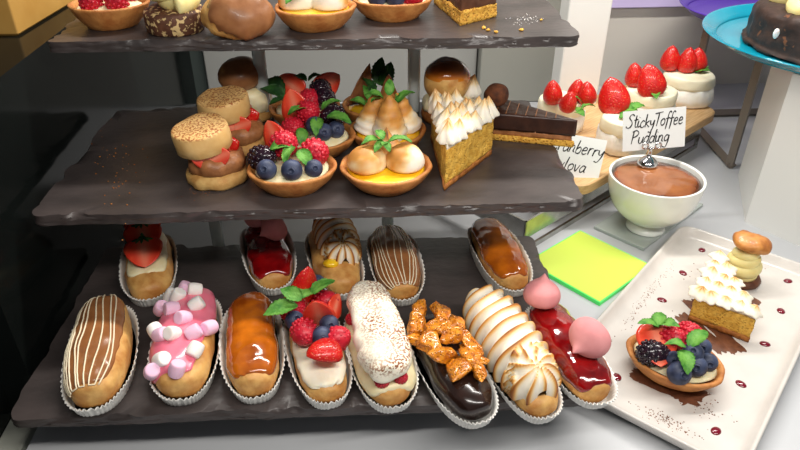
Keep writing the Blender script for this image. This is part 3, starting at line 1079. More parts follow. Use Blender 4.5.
def fruit(t, items):
    """(kind, x, y, z, rotation, size)"""
    for it in items:
        k, x, y, z, r = it[:5]
        s = it[5] if len(it) > 5 else 1.0
        if k == 'ra':
            part(t, 'raspberry', raspberry_me('rasp', 1.0, 1.15), (x, y, z), r, s, label='raspberry')
        elif k == 'bk':
            part(t, 'blackberry', raspberry_me('black', 1.0, 1.3), (x, y, z), r, s, label='blackberry')
        elif k == 'bl':
            part(t, 'blueberry', blueberry_me(.95), (x, y, z), r, s, label='blueberry')
        elif k == 'sh':
            part(t, 'strawberry', strawberry_half_me(3.4, 3.0, .6), (x, y, z), r, s, label='strawberry half')
        elif k == 'sw':
            part(t, 'strawberry', strawberry_me(3.2, 2.6), (x, y, z), r, s, label='strawberry')
        elif k[0] == 'm':
            part(t, 'mint_leaf', leaf_me(2.4, 1.4, .4, .35, 'mint', int(k[1:] or 0)), (x, y, z), r, s)
        elif k[0] == 'd':
            part(t, 'dark_leaf', leaf_me(2.6, 1.6, .4, .35, 'leafdark', int(k[1:] or 0)), (x, y, z), r, s)


t = tart('tart of mixed berries and mint nearest the front edge of the middle slate', (292, 166), 4.35, 1, sq=.05)
part(t, 'cream_filling', filling_me('cream', 3.7, 2.0, .1, .5, 1), s=(1 + LSQ[0], 1 - LSQ[0], 1))
fruit(t, [('bk', -2.9, .3, 3.1, (70, 0, 60), 1.15), ('bl', -2.3, -2.0, 2.9, (60, -20, 0), 1.1), ('bl', .2, -2.3, 2.9, (70, 0, 0), 1.15), ('bl', 2.3, -1.7, 2.7, (60, 30, 0), 1.0),
          ('ra', -.7, 1.1, 4.2, (60, 10, 20), 1.25), ('ra', 2.4, .5, 3.4, (60, 40, 10), 1.3), ('sh', -1.2, 2.0, 3.0, (-8, -25, -20), 1.0),
          ('m1', -2.0, .0, 4.3, (0, 20, -100), .95), ('m2', .3, -.2, 4.5, (-30, 10, 160), .9), ('m3', 1.0, -.3, 4.2, (-38, 10, 200), 1.0), ('m5', -1.6, -.6, 4.3, (-10, -20, -60), .8)])
t = tart('tart of mixed berries and mint standing behind the front berry tart', (314, 134), 4.5, 2, sq=.05)
part(t, 'cream_filling', filling_me('cream', 3.8, 2.0, .1, .5, 2), s=(1 + LSQ[0], 1 - LSQ[0], 1))
fruit(t, [('sh', -1.7, 1.8, 2.9, (-5, -12, -10), 1.15), ('ra', -.5, .9, 4.6, (60, 10, 20), 1.15), ('ra', -2.2, -.6, 3.2, (60, 10, 20), 1.15), ('bk', 2.1, 1.5, 3.6, (60, 30, -40), 1.25),
          ('bl', .2, -.9, 3.6, (60, 0, 0), 1.1), ('bl', 1.2, -1.8, 3.2, (70, 20, 0), 1.05), ('bl', 2.5, -.8, 3.0, (60, 30, 0), 1.05),
          ('m1', -2.7, -.2, 4.7, (5, 0, -85), 1.1), ('m4', 1.6, -.3, 4.4, (-12, 10, -120), 1.2), ('m2', .4, -.9, 4.6, (-42, 0, 190), .95), ('m6', -1.4, -1.6, 3.7, (-50, 0, 200), .9), ('m7', 1.0, .8, 4.8, (10, 0, -70), 1.0)])
t = tart('shadowed berry tart at the back under the top slate, with a strawberry on it', (305, 106), 4.4, 3)
part(t, 'cream_filling', filling_me('cream', 3.7, 2.0, .1, .5, 3), s=(1 + LSQ[0], 1 - LSQ[0], 1))
fruit(t, [('sh', -.3, .6, 3.6, (-30, -60, 0), 1.1), ('sh', 1.6, .6, 3.6, (-30, 60, 0), 1.1), ('bk', 2.4, -.6, 3.3, (60, 20, 0), 1.3), ('ra', .7, -1.2, 3.4, (60, 0, 0), 1.25), ('bk', 2.0, .8, 4.0, (60, 20, 0), 1.2),
          ('d1', -2.4, -.4, 3.2, (15, 0, 60), 1.3), ('d2', -1.2, -1.6, 3.4, (5, 0, 130), 1.2), ('d3', -2.6, .8, 3.4, (25, -30, 20), 1.3), ('d4', .4, .5, 5.2, (10, 0, 60), .7), ('d5', .6, .6, 5.2, (10, 0, -60), .7), ('d6', -.2, -1.6, 3.6, (-10, 0, 200), 1.0)])

# --- tall toasted meringue cones
t = tart('lemon tart with tall toasted meringue cones and mint', (388, 129), 4.4, 4, 'lemon meringue tarts')
part(t, 'lemon_curd', filling_me('curd', 3.8, 1.9, .06, .2, 4), s=(1 + LSQ[0], 1 - LSQ[0], 1))


def cone_me(seed, r=1.75, h=4.6):
    pr = smoothprof([(.5, 0), (r * .98, .1), (r, .7), (r * .84, 1.5), (r * .68, 2.5), (r * .48, 3.6), (r * .26, h - .35), (.03, h)], 4)
    v, f = disp(lathe(pr, 30), .1, .7, seed)
    v[:, :2] *= 1 + .05 * np.sin(v[:, 2:3] * 7 + seed)
    to = np.clip((v[:, 2] / h - .24) * 1.35 + .2 * fbm(v, .9, seed), 0, .5 + .08 * np.sin(v[:, 2] * 5))
    return mesh('meringue_cone', (v, f, 0, to), mt['mer'])


part(t, 'meringue_cone', cone_me(1), (-2.1, .5, 1.9), (0, 12, 0), 1.0, label='toasted meringue cone')
part(t, 'meringue_cone', cone_me(2), (.1, -1.4, 2.0), (4, 0, 0), 1.08, label='toasted meringue cone at the front')
part(t, 'meringue_cone', cone_me(3), (2.3, .5, 1.9), (0, -16, 0), 1.0, label='toasted meringue cone')
part(t, 'meringue_cone', cone_me(4), (.1, 1.9, 1.9), (-6, 0, 0), .95, label='toasted meringue cone at the back')
fruit(t, [('m1', -.5, -.2, 6.0, (10, 0, 80), .85), ('m2', .2, 0, 6.2, (50, 0, 10), .8), ('m3', .9, -.6, 5.6, (8, 0, -60), 1.15), ('m4', .3, -1.0, 5.4, (10, -30, -50), .9), ('m5', -.9, -.2, 5.9, (0, 20, 140), .6)])
# --- lemon tart with two domes
t = tart('lemon tart with two round toasted meringues and mint, nearest the front edge', (386, 165), 4.6, 5, 'lemon meringue tarts', sq=.03)
part(t, 'lemon_curd', filling_me('curd', 4.0, 2.0, .05, .2, 5), s=(1 + LSQ[0], 1 - LSQ[0], 1))


def dome_me(seed, shift):
    pr = smoothprof([(.6, 0), (1.9, .15), (2.0, .9), (1.6, 1.7), (.9, 2.15), (.03, 2.3)], 4)
    v, f = disp(lathe(pr, 30), .1, .6, seed)
    to = np.clip(.58 - .22 * np.hypot(v[:, 0] - shift, v[:, 1] + .2) + .1 * v[:, 2] + .25 * fbm(v, .8, seed), 0, .55)
    return mesh('meringue_dome', (v, f, 0, to), mt['mer'])


part(t, 'meringue_dome', dome_me(1, -.2), (-1.9, -.2, 2.1), (0, 0, 0), label='toasted meringue dome')
part(t, 'meringue_dome', dome_me(6, -1.4), (1.9, -.2, 2.1), (0, 0, 0), label='white meringue dome, toasted on one side')
part(t, 'meringue_dome', dome_me(5, 0), (0, 2.0, 2.1), (0, 0, 0), label='toasted meringue dome at the back')
part(t, 'meringue_tip', mesh('meringue_tip', kiss(.7, 1.7, 5, .05, .3, toast0=-.1), mt['mer']), (.2, 1.9, 3.9), (0, 0, 0), label='pointed toasted tip')
fruit(t, [('m1', -.2, .7, 4.5, (0, 10, 105), 1.0), ('m2', .0, .4, 4.6, (-15, 0, 150), .8), ('m3', .3, .6, 4.6, (-5, 0, -100), 1.0), ('m6', -.2, .6, 4.8, (10, 0, 30), .7), ('m7', -.3, .3, 4.6, (-15, 0, 200), .7)])
# --- dark tart with shards
t = tart('shadowed tart with tall pointed caramel shards, at the back under the top slate', (375, 104), 4.1, 6, 'lemon meringue tarts')
part(t, 'lemon_curd', filling_me('curd', 3.6, 1.9, .15, .3, 6), s=(1 + LSQ[0], 1 - LSQ[0], 1))


def shard_me(h, w, seed):
    n = 14
    rings = []
    for i in range(n):
        q = i / (n - 1)
        ww = w * (1 - q) ** .8 + .04
        x = np.linspace(-1, 1, 9)
        front = np.stack([x * ww + .4 * q * q, .5 * (1 - x * x) * ww * .8, np.full(9, q * h)], 1)
        back = front[::-1] + np.array([0, -.16, 0])
        rings.append(np.concatenate([front, back]))
    v, f = loft(rings)
    return mesh('caramel_shard', disp((v, f), .06, .7, seed), mt['shard'])


part(t, 'caramel_shard', shard_me(5.6, 1.7, 1), (-1.9, .2, 2.0), (8, 8, 15), label='tall pointed brown shard')
part(t, 'caramel_shard', shard_me(4.2, 1.6, 2), (1.9, .0, 2.0), (8, -6, -15), label='shorter pointed brown shard')
fruit(t, [('d1', .6, .6, 4.4, (60, 0, -30), 1.3), ('d2', .9, .8, 4.2, (70, 20, 10), 1.2), ('m1', -1.2, -1.6, 2.6, (10, 0, 60), .9), ('m3', -.8, -1.9, 2.6, (10, 0, -30), .9), ('m4', -.6, -1.2, 3.0, (50, 0, 30), .9), ('d4', -.2, -.6, 3.2, (60, 0, 70), 1.1)])


# --- lemon cake slices with peaks
def lemon_slice(label, tri, h, peaks_r, seed, group, z, mat='cake', spread_=1.0, k=5, tall=1.75):
    c = np.mean(np.array(tri), axis=0)
    poly = [(x - c[0], y - c[1]) for x, y in tri]
    ar = sum(poly[i][0] * poly[(i + 1) % 3][1] - poly[(i + 1) % 3][0] * poly[i][1] for i in range(3))
    if ar < 0:
        poly = poly[::-1]
    t = thing('cake_slice', label, 'cake', (c[0], c[1], z), 0, group)
    v, f = grid_prism(poly, .55, h, .28, .12, 1.4, seed)
    part(t, 'sponge', mesh('sponge', (v, f), mt[mat]))
    v, f = grid_prism([(x * 1.02, y * 1.02) for x, y in poly], 0, .6, .28, .16, 1.4, seed + 4)
    part(t, 'crust', mesh('crust', (v, f), mt['crust']), label='browned base crust')
    P = [np.array(p) for p in poly]
    ps = [move(grid_prism([(x * .96, y * .96) for x, y in poly], h - .2, h + .7, .4, .12, .8, seed) + (0,))]
    rs_ = random.Random(seed)
    # front-to-back barycentric lattice of piped peaks
    for i in range(k):
        for j in range(k - i):
            l = k - 1 - i - j
            w = np.array([i + .25, j + .25, l + .25])
            w = w / w.sum()
            q = (P[0] * w[0] + P[1] * w[1] + P[2] * w[2]) * spread_
            r_ = peaks_r * rs_.uniform(.9, 1.1)
            v, f, m_, a_ = kiss(r_, r_ * tall * rs_.uniform(.9, 1.15), 6, .14, .7, rs_.uniform(-.2, .3), toast0=.56, ph=rs_.uniform(0, 6))
            v = rot(v, rs_.uniform(-10, 10), rs_.uniform(-10, 10), rs_.uniform(0, 360))
            ps.append((v + np.array([q[0], q[1], h + .35]), f, 0, a_ * rs_.uniform(.8, 1.2)))
    part(t, 'piped_meringue', mesh('piped_meringue', ps, mt['mer']), label='white meringue peaks with toasted tips')
    return t


lemon_slice('wedge of yellow lemon cake with white meringue peaks on the middle slate', [(8.7, 58.9), (15.1, 67.0), (8.7, 71.5)], 4.4, 1.05, 3, 'lemon cake slices', MD, spread_=.92, k=6, tall=2.0)

# --- choux dome
c = at(448, 116, MD)
t = thing('choux_tart', 'caramel dipped choux bun on a cream tart, behind the lemon cake wedge', 'choux bun', (c[0], c[1] - .3, MD), 0)
part(t, 'pastry_base', mesh('pastry_base', disp(lathe([(1.5, 0), (3.3, 0), (3.5, .5), (3.3, 1.3), (.1, 1.4)], 36), .12, .8, 4), mt['crust']), label='brown pastry base')
part(t, 'cream_ring', mesh('cream_ring', disp(lathe(smoothprof([(1.5, 1.2), (3.2, 1.3), (3.3, 2.0), (2.6, 2.9), (.1, 3.0)], 3), 36, lob=lambda t_, i, r: r * (1 + .05 * cos(9 * t_))), .08, .6, 5), mt['cream']), label='piped cream')
v, f = disp(ball(2.85, 2.8, 2.85, 40, 26), .12, .5, 12)
part(t, 'choux_bun', mesh('choux_bun', (v, f), mt['choux']), (-.4, -.3, 4.9))
k = v[:, 2] > .75 + .25 * np.sin(3 * np.arctan2(v[:, 1], v[:, 0]))
N = normals(v, f)
g = v + N * np.where(k, .1, -.1)[:, None]
part(t, 'caramel_cap', mesh('caramel_cap', (g, f, 0, np.clip((v[:, 2] - .5) / 1.9, 0.05, 1)), mt['caramel_dark']), (-.4, -.3, 4.9), label='glossy dark caramel cap')
part(t, 'cream_peak', mesh('cream_peak', kiss(1.4, 2.8, 8, .1, .5, toast0=.5), mt['mer']), (2.6, .6, 2.8), (10, 10, 0), label='white cream peak')

# --- chocolate slice
tip, FL, BL = at(577, 120, MD + 3.4), at(488, 112, MD + 3.4), at(500, 96, MD + 3.4)
poly = [(tip[0], tip[1]), (BL[0] - 1.2, BL[1] + .6), (FL[0] - .8, FL[1])]
c = np.mean(np.array(poly), axis=0)
pl = [(x - c[0], y - c[1]) for x, y in poly]
pl_s = pl if sum(pl[i][0] * pl[(i + 1) % 3][1] - pl[(i + 1) % 3][0] * pl[i][1] for i in range(3)) > 0 else pl[::-1]
t = thing('chocolate_slice', 'wedge of dark chocolate tart with fine caramel lines on top', 'cake', (c[0], c[1], MD), 0)
part(t, 'biscuit_base', mesh('biscuit_base', grid_prism(pl_s, 0, .75, .25, .12, 1.5, 3), mt['crumb']), label='yellow biscuit base')
part(t, 'caramel_layer', mesh('caramel_layer', grid_prism([(x * .97, y * .97) for x, y in pl_s], .7, 1.5, .25, .16, 1.2, 5), mt['mousse']), label='rough brown middle layer')
part(t, 'ganache', mesh('ganache', grid_prism([(x * 1.01, y * 1.01) for x, y in pl_s], 1.4, 3.4, .3, .05, .8, 7), mt['ganache']), label='smooth dark ganache')
A_, B_, C_ = (np.array(p) for p in pl)
ls = []
for q in np.linspace(.22, .95, 8):
    s0 = A_ + (B_ - A_) * q
    s1 = A_ + (C_ - A_) * q
    d = (s1 - s0)
    ls.append(tube([(s0[0] + d[0] * k, s0[1] + d[1] * k, 3.43) for k in np.linspace(.02, .97, 6)], .06, 6, .5))
part(t, 'caramel_lines', mesh('caramel_lines', ls, mt['butterscotch']), label='fine pale caramel lines')
tr = mesh('truffle', disp(ball(1.45, 1.45, 1.4, 28, 18), .1, .7, 3), mt['truffle'])
q = at(496, 94, MD + 4.9)
solo('chocolate_truffle', tr, 'round cocoa-dusted truffle on top of the chocolate wedge', 'truffle', (q[0], q[1], MD + 3.4 + 1.38), (0, 0, 30))

# --- crumbs
cr = mesh('cake_crumb', chunk(.28, 5, .7), mt['crumb'])


def crumbs(n, box_, z, mat, name, label, seed, size=(.04, .14), group=None):
    rs_ = random.Random(seed)
    ps = []
    for i in range(n):
        u, v_ = rs_.gauss(box_[0], box_[2]), rs_.gauss(box_[1], box_[3])
        p = at(u, v_, z)
        r_ = rs_.uniform(*size)
        v, f = ball(r_, r_, r_ * .6, 6, 4, (p[0], p[1], z + r_ * .35))
        ps.append((v, f))
    return solo(name, mesh(name, ps, mt[mat]), label, 'crumbs', kind='stuff')


for (u, v_, s_) in ((484, 29, 1.1), (488, 31, 1.0), (496, 33, .9), (521, 31, 1.0), (541, 21, .7)):
    p = at(u, v_, T)
    solo('cake_crumb', cr, 'golden cake crumb lying near the right end of the top slate', 'crumb', (p[0], p[1], T + .15), (0, 0, u * 37), 'cake crumbs on the top slate', s=s_)
crumbs(70, (526, 19, 7, 2.5), T, 'mmw', 'sugar_dust', 'dusting of white sugar grains on the right end of the top slate', 2, (.02, .06))
crumbs(60, (118, 168, 14, 22), MD, 'crust', 'crumbs', 'scattered brown crumbs on the empty left end of the middle slate', 3, (.03, .11))
crumbs(50, (200, 193, 9, 3), MD, 'cocoa', 'cocoa_crumbs', 'brown cocoa crumbs in front of the nearest shortcake stack', 4, (.02, .07))

# ================================================================== TOP SLATE
t = tart('raspberry tart at the left end of the top slate', (109, 3), 4.0, 11, z=T, h=2.3, r0=2.4, sq=.05)
part(t, 'cream_filling', filling_me('cream', 3.4, 2.0, .1, .5, 11), s=(1 + LSQ[0], 1 - LSQ[0], 1))
fruit(t, [('ra', -1.3, -1.5, 2.9, (15, 0, 0), 1.05), ('ra', 1.3, -1.4, 2.9, (15, 0, 0), 1.05), ('bl', -.2, 1.6, 3.0, (40, 0, 0), 1.0), ('ra', 1.4, 1.5, 3.2, (30, 0, 0), 1.1)])
c = at(177, 30, T)
t = thing('cream_cake', 'round nutty chocolate base topped with pale piped cream, on the top slate', 'cake', (c[0], c[1], T), 0)
part(t, 'chocolate_base', mesh('chocolate_base', disp(lathe([(1.5, 0), (2.75, 0), (2.95, .2), (3.1, 2.0), (2.9, 2.3), (.1, 2.3)], 44), .1, .8, 3), mt['nutchoc']), label='brown base with pale nuts')
pts = []
for i in range(90):
    q = i / 89
    a_ = q * 2 * PI * 2.6 - 1.2
    pts.append((2.0 * (1 - q) ** .8 * cos(a_), 2.0 * (1 - q) ** .8 * sin(a_), 3.0 + 3.4 * q))
part(t, 'piped_cream', mesh('piped_cream', [tube(pts, [1.15 * (1 - .72 * i / 89) for i in range(90)], 14), ball(1.6, 1.6, 1.6, 16, 10, (0, 0, 3.6))], mt['buttercream']), label='pale yellow piped cream')
c = at(240, 35, T)
t = thing('choux_bun', 'round choux bun covered with milk chocolate icing, on the top slate', 'choux bun', (c[0], c[1], T), 0)
v, f = disp(ball(3.45, 3.2, 2.6, 36, 24), .3, .5, 33)
v[:, 2] = np.maximum(v[:, 2], -2.2)
part(t, 'bun', mesh('bun', (v, f), mt['choux']), (0, 0, 2.2))
N = normals(v, f)
dd = np.array([.55, -.62, .56])
k = v @ dd + .5 * fbm(v, .5, 8, 2) > .3
part(t, 'chocolate_icing', mesh('chocolate_icing', (v + N * np.where(k, .16, -.16)[:, None], f), mt['butterscotch']), (0, 0, 2.2), label='milk chocolate icing')
t = tart('lemon meringue tart with a mint leaf, on the top slate', (315, 6), 4.3, 13, 'lemon meringue tarts', z=T, h=2.1, r0=2.7)
part(t, 'lemon_curd', filling_me('curd', 3.8, 1.95, .05, .2, 13), s=(1 + LSQ[0], 1 - LSQ[0], 1))
part(t, 'meringue_dome', dome_me(11, -3), (-1.8, .2, 1.95), label='white meringue dome')
part(t, 'meringue_dome', dome_me(12, 3.5), (1.5, -.3, 1.95), label='white meringue dome')
part(t, 'meringue_dome', dome_me(13, 3), (.1, 2.0, 2.3), label='white meringue dome')
fruit(t, [('m1', -1.4, -2.0, 3.8, (-25, 20, -20), 1.0), ('m2', -1.3, -2.0, 3.8, (-20, -10, 150), .9)])
t = tart('berry tart with blueberries, fourth dessert from the right end of the slates, beside the brown slab cake', (392, -2), 4.2, 14, z=T, h=2.0, r0=2.7, sq=.06)
t['label'] = 'berry tart with blueberries beside the brown slab cake on the top slate'
part(t, 'cream_filling', filling_me('cream', 3.7, 1.8, .1, .5, 14), s=(1 + LSQ[0], 1 - LSQ[0], 1))
fruit(t, [('bl', -1.7, -1.9, 2.6, (60, 0, 0), 1.2), ('bl', .2, -2.2, 2.6, (60, 0, 0), 1.2), ('ra', 2.1, -1.7, 2.7, (60, 20, 0), 1.2), ('bl', -2.2, .6, 3.1, (60, 0, 0), 1.1), ('ra', .2, .6, 3.4, (60, 0, 0), 1.2), ('sh', 1.8, 1.2, 3.2, (-40, 40, 0), .9), ('m1', -.5, 0, 4.5, (0, 0, 40), 1)])
# slab cake
p1, p2, p3 = at(460, 26, T), at(434, 9, T), at(496, 17, T)
pl = [(p1[0], p1[1]), (p3[0], p3[1]), (p3[0] - 2.2, p3[1] + 6.2), (p2[0] + .3, p2[1] + 2.4)]
c = np.mean(np.array(pl), axis=0)
pl = [(x - c[0], y - c[1]) for x, y in pl]
t = thing('slab_cake', 'slice of golden crumbly slab with thick chocolate topping on the top slate', 'cake', (c[0], c[1], T), 0)
part(t, 'crumb_base', mesh('crumb_base', grid_prism(pl, 0, 1.5, .25, .18, 1.6, 3), mt['crumb']), label='golden crumb base')
part(t, 'chocolate_topping', mesh('chocolate_topping', grid_prism([(x * .97, y * .97) for x, y in pl], 1.4, 4.4, .3, .2, .8, 9), mt['slab']), label='brown chocolate topping')

# ================================================================== RIGHT SIDE
# wooden board on a steel riser
BZ = 7.0
P0, P1 = np.array(at(580, 190, BZ)[:2]), np.array(at(719, 111, BZ)[:2])
d = (P1 - P0) / np.linalg.norm(P1 - P0)
Lb = np.linalg.norm(P1 - P0) + 1.0
ang = math.degrees(math.atan2(d[1], d[0]))
nrm = np.array([-d[1], d[0]])
org = P0
solo('wooden_board', sharp(mesh('wooden_board', loft([rrect(Lb / 2, 9.6, Lb / 2 - k, 9.6 - k, 3.2, z, 8) for z, k in ((-1.7, .15), (-1.5, 0), (-.15, 0), (0, .15))]), mt['wood'])), 'pale wooden board carrying the strawberry pavlovas', 'board', (org[0], org[1], BZ), (0, 0, ang))
t = thing('steel_riser', 'low grey steel riser under the pale wooden board', 'riser', (org[0], org[1], 0), ang)
x0, x1, y0, y1 = -10, Lb - 3, 1.4, 17
for nm, bx in (('side_strip', box(x0, x1, y0, y0 + .3, 2.4, BZ - 1.75)), ('side_strip', box(x0, x1, y1 - .3, y1, 2.4, BZ - 1.75)), ('end_strip', box(x0, x0 + .3, y0, y1, 2.4, BZ - 1.75)), ('end_strip', box(x1 - .3, x1, y0, y1, 2.4, BZ - 1.75)),
               ('floor_strip', box(x0, x1, y0 - .05, y0 + .35, 0, .8)), ('floor_strip', box(x0, x1, y1 - .35, y1 + .05, 0, .8)),
               ('leg', box(x0, x0 + 1.0, y0, y0 + .32, .3, 2.6)), ('leg', box(x1 - 1.0, x1, y0, y0 + .32, .3, 2.6)), ('leg', box(x0, x0 + 1.0, y1 - .32, y1, .3, 2.6)), ('leg', box(x1 - 1.0, x1, y1 - .32, y1, .3, 2.6))):
    part(t, nm, mesh(nm, bx, mt['steel'], False))

# pavlovas
def pavlova(label, top, seed, R=4.3, h=5.2):
    c = at(top[0], top[1], BZ + h)
    t = thing('pavlova', label, 'pavlova', (c[0], c[1], BZ + .02), seed * 40, 'strawberry pavlovas')
    pr = [(2, 0), (R * .9, 0), (R, .3), (R + .15, 1.5), (R * .97, 3.0), (R * .85, h - 1.6), (.2, h - 1.5)]
    v, f = lathe(pr, 56)
    v = disp((v, f), .36, .8, seed, 3)[0]
    v[:, 2] = np.maximum(v[:, 2], 0)
    part(t, 'meringue_base', mesh('meringue_base', (v, f), mt['merwhite']), label='crisp white meringue base')
    # flakes of shell standing against the side
    for q, w_ in enumerate({1: (-150, -100, 60, 120, 180), 2: (-120, -75, -25, 30, 80)}.get(seed, (-140, -90, -40, 20, 110))):
        a_ = rad(w_ - seed * 40)
        vv, ff = box(-1.5, 1.5, -.14, .14, 0, 2.3, .12)
        part(t, 'meringue_flake', mesh('meringue_flake', disp((vv, ff), .1, .5, seed + q), mt['merwhite']), ((R - .25) * cos(a_), (R - .25) * sin(a_), .6), (12, 0, math.degrees(a_) - 90), label='broken meringue flake')
    pr = smoothprof([(2, h - 2.2), (R * .93, h - 2.1), (R * .98, h - 1.2), (R * .95, h - .3), (R * .82, h), (.1, h + .05)], 3)
    part(t, 'cream_top', mesh('cream_top', disp(lathe(pr, 44), .16, .5, seed + 5), mt['pavcream']), label='smooth cream top')
    return t


PH = 5.2


def pav_fruit(t, berries, leaves):
    rz_ = math.degrees(t.rotation_euler.z)
    for (u, v_, r, s_, whole) in berries:
        part(t, 'strawberry', strawberry_me(3.5, 2.7) if whole else strawberry_half_me(4.2, 3.6, .5), on(t, u, v_, PH - .1), (r[0], r[1], r[2] - rz_), s_, label='strawberry' if whole else 'strawberry half')
    for i, (u, v_, r, s_) in enumerate(leaves):
        part(t, 'mint_leaf', leaf_me(2.4, 1.4, .4, .35, 'mint', i), on(t, u, v_, PH + .25), (r[0], r[1], r[2] - rz_), s_)


tA = pavlova('pavlova with four strawberries, at the near left end of the wooden board', (562, 98), 1, 3.9)
pav_fruit(tA, [(552, 103, (5, -5, 0), 1.15, True), (565, 111, (10, 10, 0), 1.0, True), (574, 100, (5, 5, 0), 1.05, True), (587, 104, (0, -8, 0), 1.1, True)],
          [(582, 108, (0, 20, 160), 1.1), (581, 108, (0, -10, -90), 1.0), (584, 104, (20, 0, 60), .9), (577, 112, (0, 20, 190), .9)])
tB = pavlova('pavlova with one large halved strawberry, directly behind the sticky toffee card', (627, 117), 2, 3.9)
pav_fruit(tB, [(616, 113, (14, 16, 170), 1.36, False)], [(620, 113, (0, 10, -70), 1.3), (628, 110, (0, 10, -80), 1.3), (619, 118, (0, 10, -80), 1.0)])
tC = pavlova('pavlova with a leaning halved strawberry and mint, third along the wooden board', (652, 89), 3, 4.3)
pav_fruit(tC, [(634, 86, (0, -8, 0), 1.2, True), (654, 96, (14, 20, 170), 1.3, False)], [(655, 94, (0, 10, 170), 1.0), (659, 89, (20, 10, -50), .9), (654, 92, (20, 10, -80), .9)])
tD = pavlova('pavlova with three strawberries, at the far end of the wooden board', (690, 73), 4, 4.6)
pav_fruit(tD, [(668, 70, (0, 0, 0), 1.3, True), (685, 72, (0, 0, 0), 1.3, True), (696, 71, (0, -6, 0), 1.25, True)], [(695, 72, (0, 10, -80), 1.2), (700, 70, (0, 10, -60), 1.0)])

# ---- handwriting: single-stroke letters on a unit grid (x-height 1)
GL = {
    'S': [[(.95, 1.75), (.7, 2.0), (.35, 1.9), (.25, 1.5), (.6, 1.05), (.75, .6), (.5, .1), (.1, .05), (-.1, .3)]],
    't': [[(.3, 1.8), (.25, .8), (.3, .1), (.55, .1)], [(0, 1.1), (.6, 1.2)]],
    'i': [[(.15, 1), (.1, .3), (.2, 0), (.4, .2)], [(.2, 1.45), (.24, 1.5)]],
    'c': [[(.65, .85), (.4, 1), (.1, .6), (.15, .1), (.45, 0), (.7, .25)]],
    'k': [[(.15, 1.95), (.1, 1), (.08, 0)], [(.6, .95), (.12, .5), (.35, .35), (.65, 0)]],
    'y': [[(.05, .95), (.15, .35), (.4, .3), (.65, .9)], [(.65, .95), (.55, 0), (.3, -.8), (-.1, -.75)]],
    'T': [[(-.15, 1.85), (.4, 1.95), (1.0, 2.05)], [(.45, 1.95), (.4, 1), (.3, 0)]],
    'o': [[(.4, 1), (.1, .7), (.1, .2), (.35, 0), (.62, .3), (.6, .8), (.35, 1), (.55, .9)]],
    'f': [[(.7, 1.8), (.5, 2.0), (.3, 1.6), (.25, .4), (.15, -.6)], [(.0, .95), (.6, 1.05)]],
    'e': [[(.1, .5), (.5, .6), (.55, .9), (.3, 1), (.08, .6), (.15, .1), (.4, 0), (.65, .2)]],
    'P': [[(.2, 1.9), (.15, 1), (.1, 0)], [(.0, 1.8), (.5, 2.0), (.85, 1.6), (.6, 1.15), (.2, .95)]],
    'u': [[(.08, 1), (.08, .3), (.3, 0), (.55, .4), (.62, 1)], [(.62, 1), (.6, .3), (.75, .05)]],
    'd': [[(.6, .9), (.3, 1), (.05, .5), (.2, .02), (.5, .25), (.65, 1)], [(.75, 2.0), (.66, 1), (.62, .2), (.75, 0)]],
    'n': [[(.1, 1), (.08, 0)], [(.1, .6), (.35, 1), (.55, .8), (.52, .2), (.7, .05)]],
    'g': [[(.6, .9), (.3, 1), (.08, .6), (.2, .15), (.5, .3), (.62, .95)], [(.64, 1), (.6, 0), (.4, -.8), (.0, -.7)]],
    'b': [[(.15, 1.95), (.1, 1), (.08, .1)], [(.1, .6), (.4, 1), (.62, .6), (.45, .05), (.1, .1)]],
    'r': [[(.1, 1), (.1, 0)], [(.1, .6), (.3, .95), (.55, .95)]],
    'C': [[(.95, 1.65), (.7, 2.0), (.3, 1.7), (.1, .9), (.25, .15), (.6, 0), (.95, .3)]],
    'a': [[(.6, .9), (.3, 1), (.05, .5), (.2, .02), (.5, .3), (.62, .95)], [(.62, 1), (.6, .25), (.75, .02)]],
    'v': [[(.05, 1), (.3, 0), (.62, 1)]],
    'l': [[(.2, 1.95), (.12, .8), (.15, .1), (.35, .05)]],
}
ADV = {'S': 1.0, 'T': .85, 'P': .95, 'C': 1.0, 't': .55, 'i': .42, 'r': .6, 'f': .6, 'l': .45, ' ': .35}


def writing(text, x, z, h, width):
    """strokes in the card's x,z plane, fitted to width; returns pieces"""
    total = sum(ADV.get(ch, .74) for ch in text)
    s_ = width / total
    out = []
    cx = x
    rs_ = random.Random(len(text))
    for ch in text:
        jit = rs_.uniform(-.06, .06)
        for st in GL.get(ch, []):
            pts = [(cx + (px + .16 * pz) * s_, 0, z + (pz + jit) * h) for px, pz in st]
            pth = path_cr(pts, 5)
            r_ = .085 * (1 + .25 * np.sin(np.arange(len(pth)) * .5))
            out.append(tube(pth, r_, 6, 1.0))
        cx += ADV.get(ch, .74) * s_
    for k_ in range(len(out)):
        v = out[k_][0].copy()
        v[:, 1] = v[:, 1] * .12 - .035
        out[k_] = (v, out[k_][1])
    return out


def card_me(w, h):
    return mesh('card', box(-w / 2, w / 2, -.02, .02, 0, h), mt['card'], False)


# pudding bowl
c = at(645, 227, .6)
bc = (c[0], c[1], .6)
gx = np.array(at(593.5, 229, 0)[:2])
gd = np.array([.63, -.77])
ge = np.array([.77, .63])
GA = math.degrees(math.atan2(ge[1], ge[0]))
solo('glass_tile', mesh('glass_tile', box(0, 18, -8.0, 0, 0, .5, .06), mt['glass'], False), 'clear glass tile on the counter under the pudding bowl', 'glass tile', (gx[0], gx[1], 0), (0, 0, GA))
t = thing('pudding_bowl', 'white footed bowl filled with brown sticky toffee pudding', 'bowl', bc, 0)
pr = smoothprof([(1.0, .25), (2.5, 0), (2.75, .12), (2.6, .5), (2.2, 1.0), (2.35, 1.4), (3.9, 2.3), (5.4, 4.0), (6.2, 6.2), (6.45, 8.2), (6.45, 8.55), (6.25, 8.6)], 4) + smoothprof([(6.1, 8.5), (6.05, 8.0), (5.85, 6.4), (4.8, 4.1), (3.2, 2.7), (.1, 2.3)], 3)
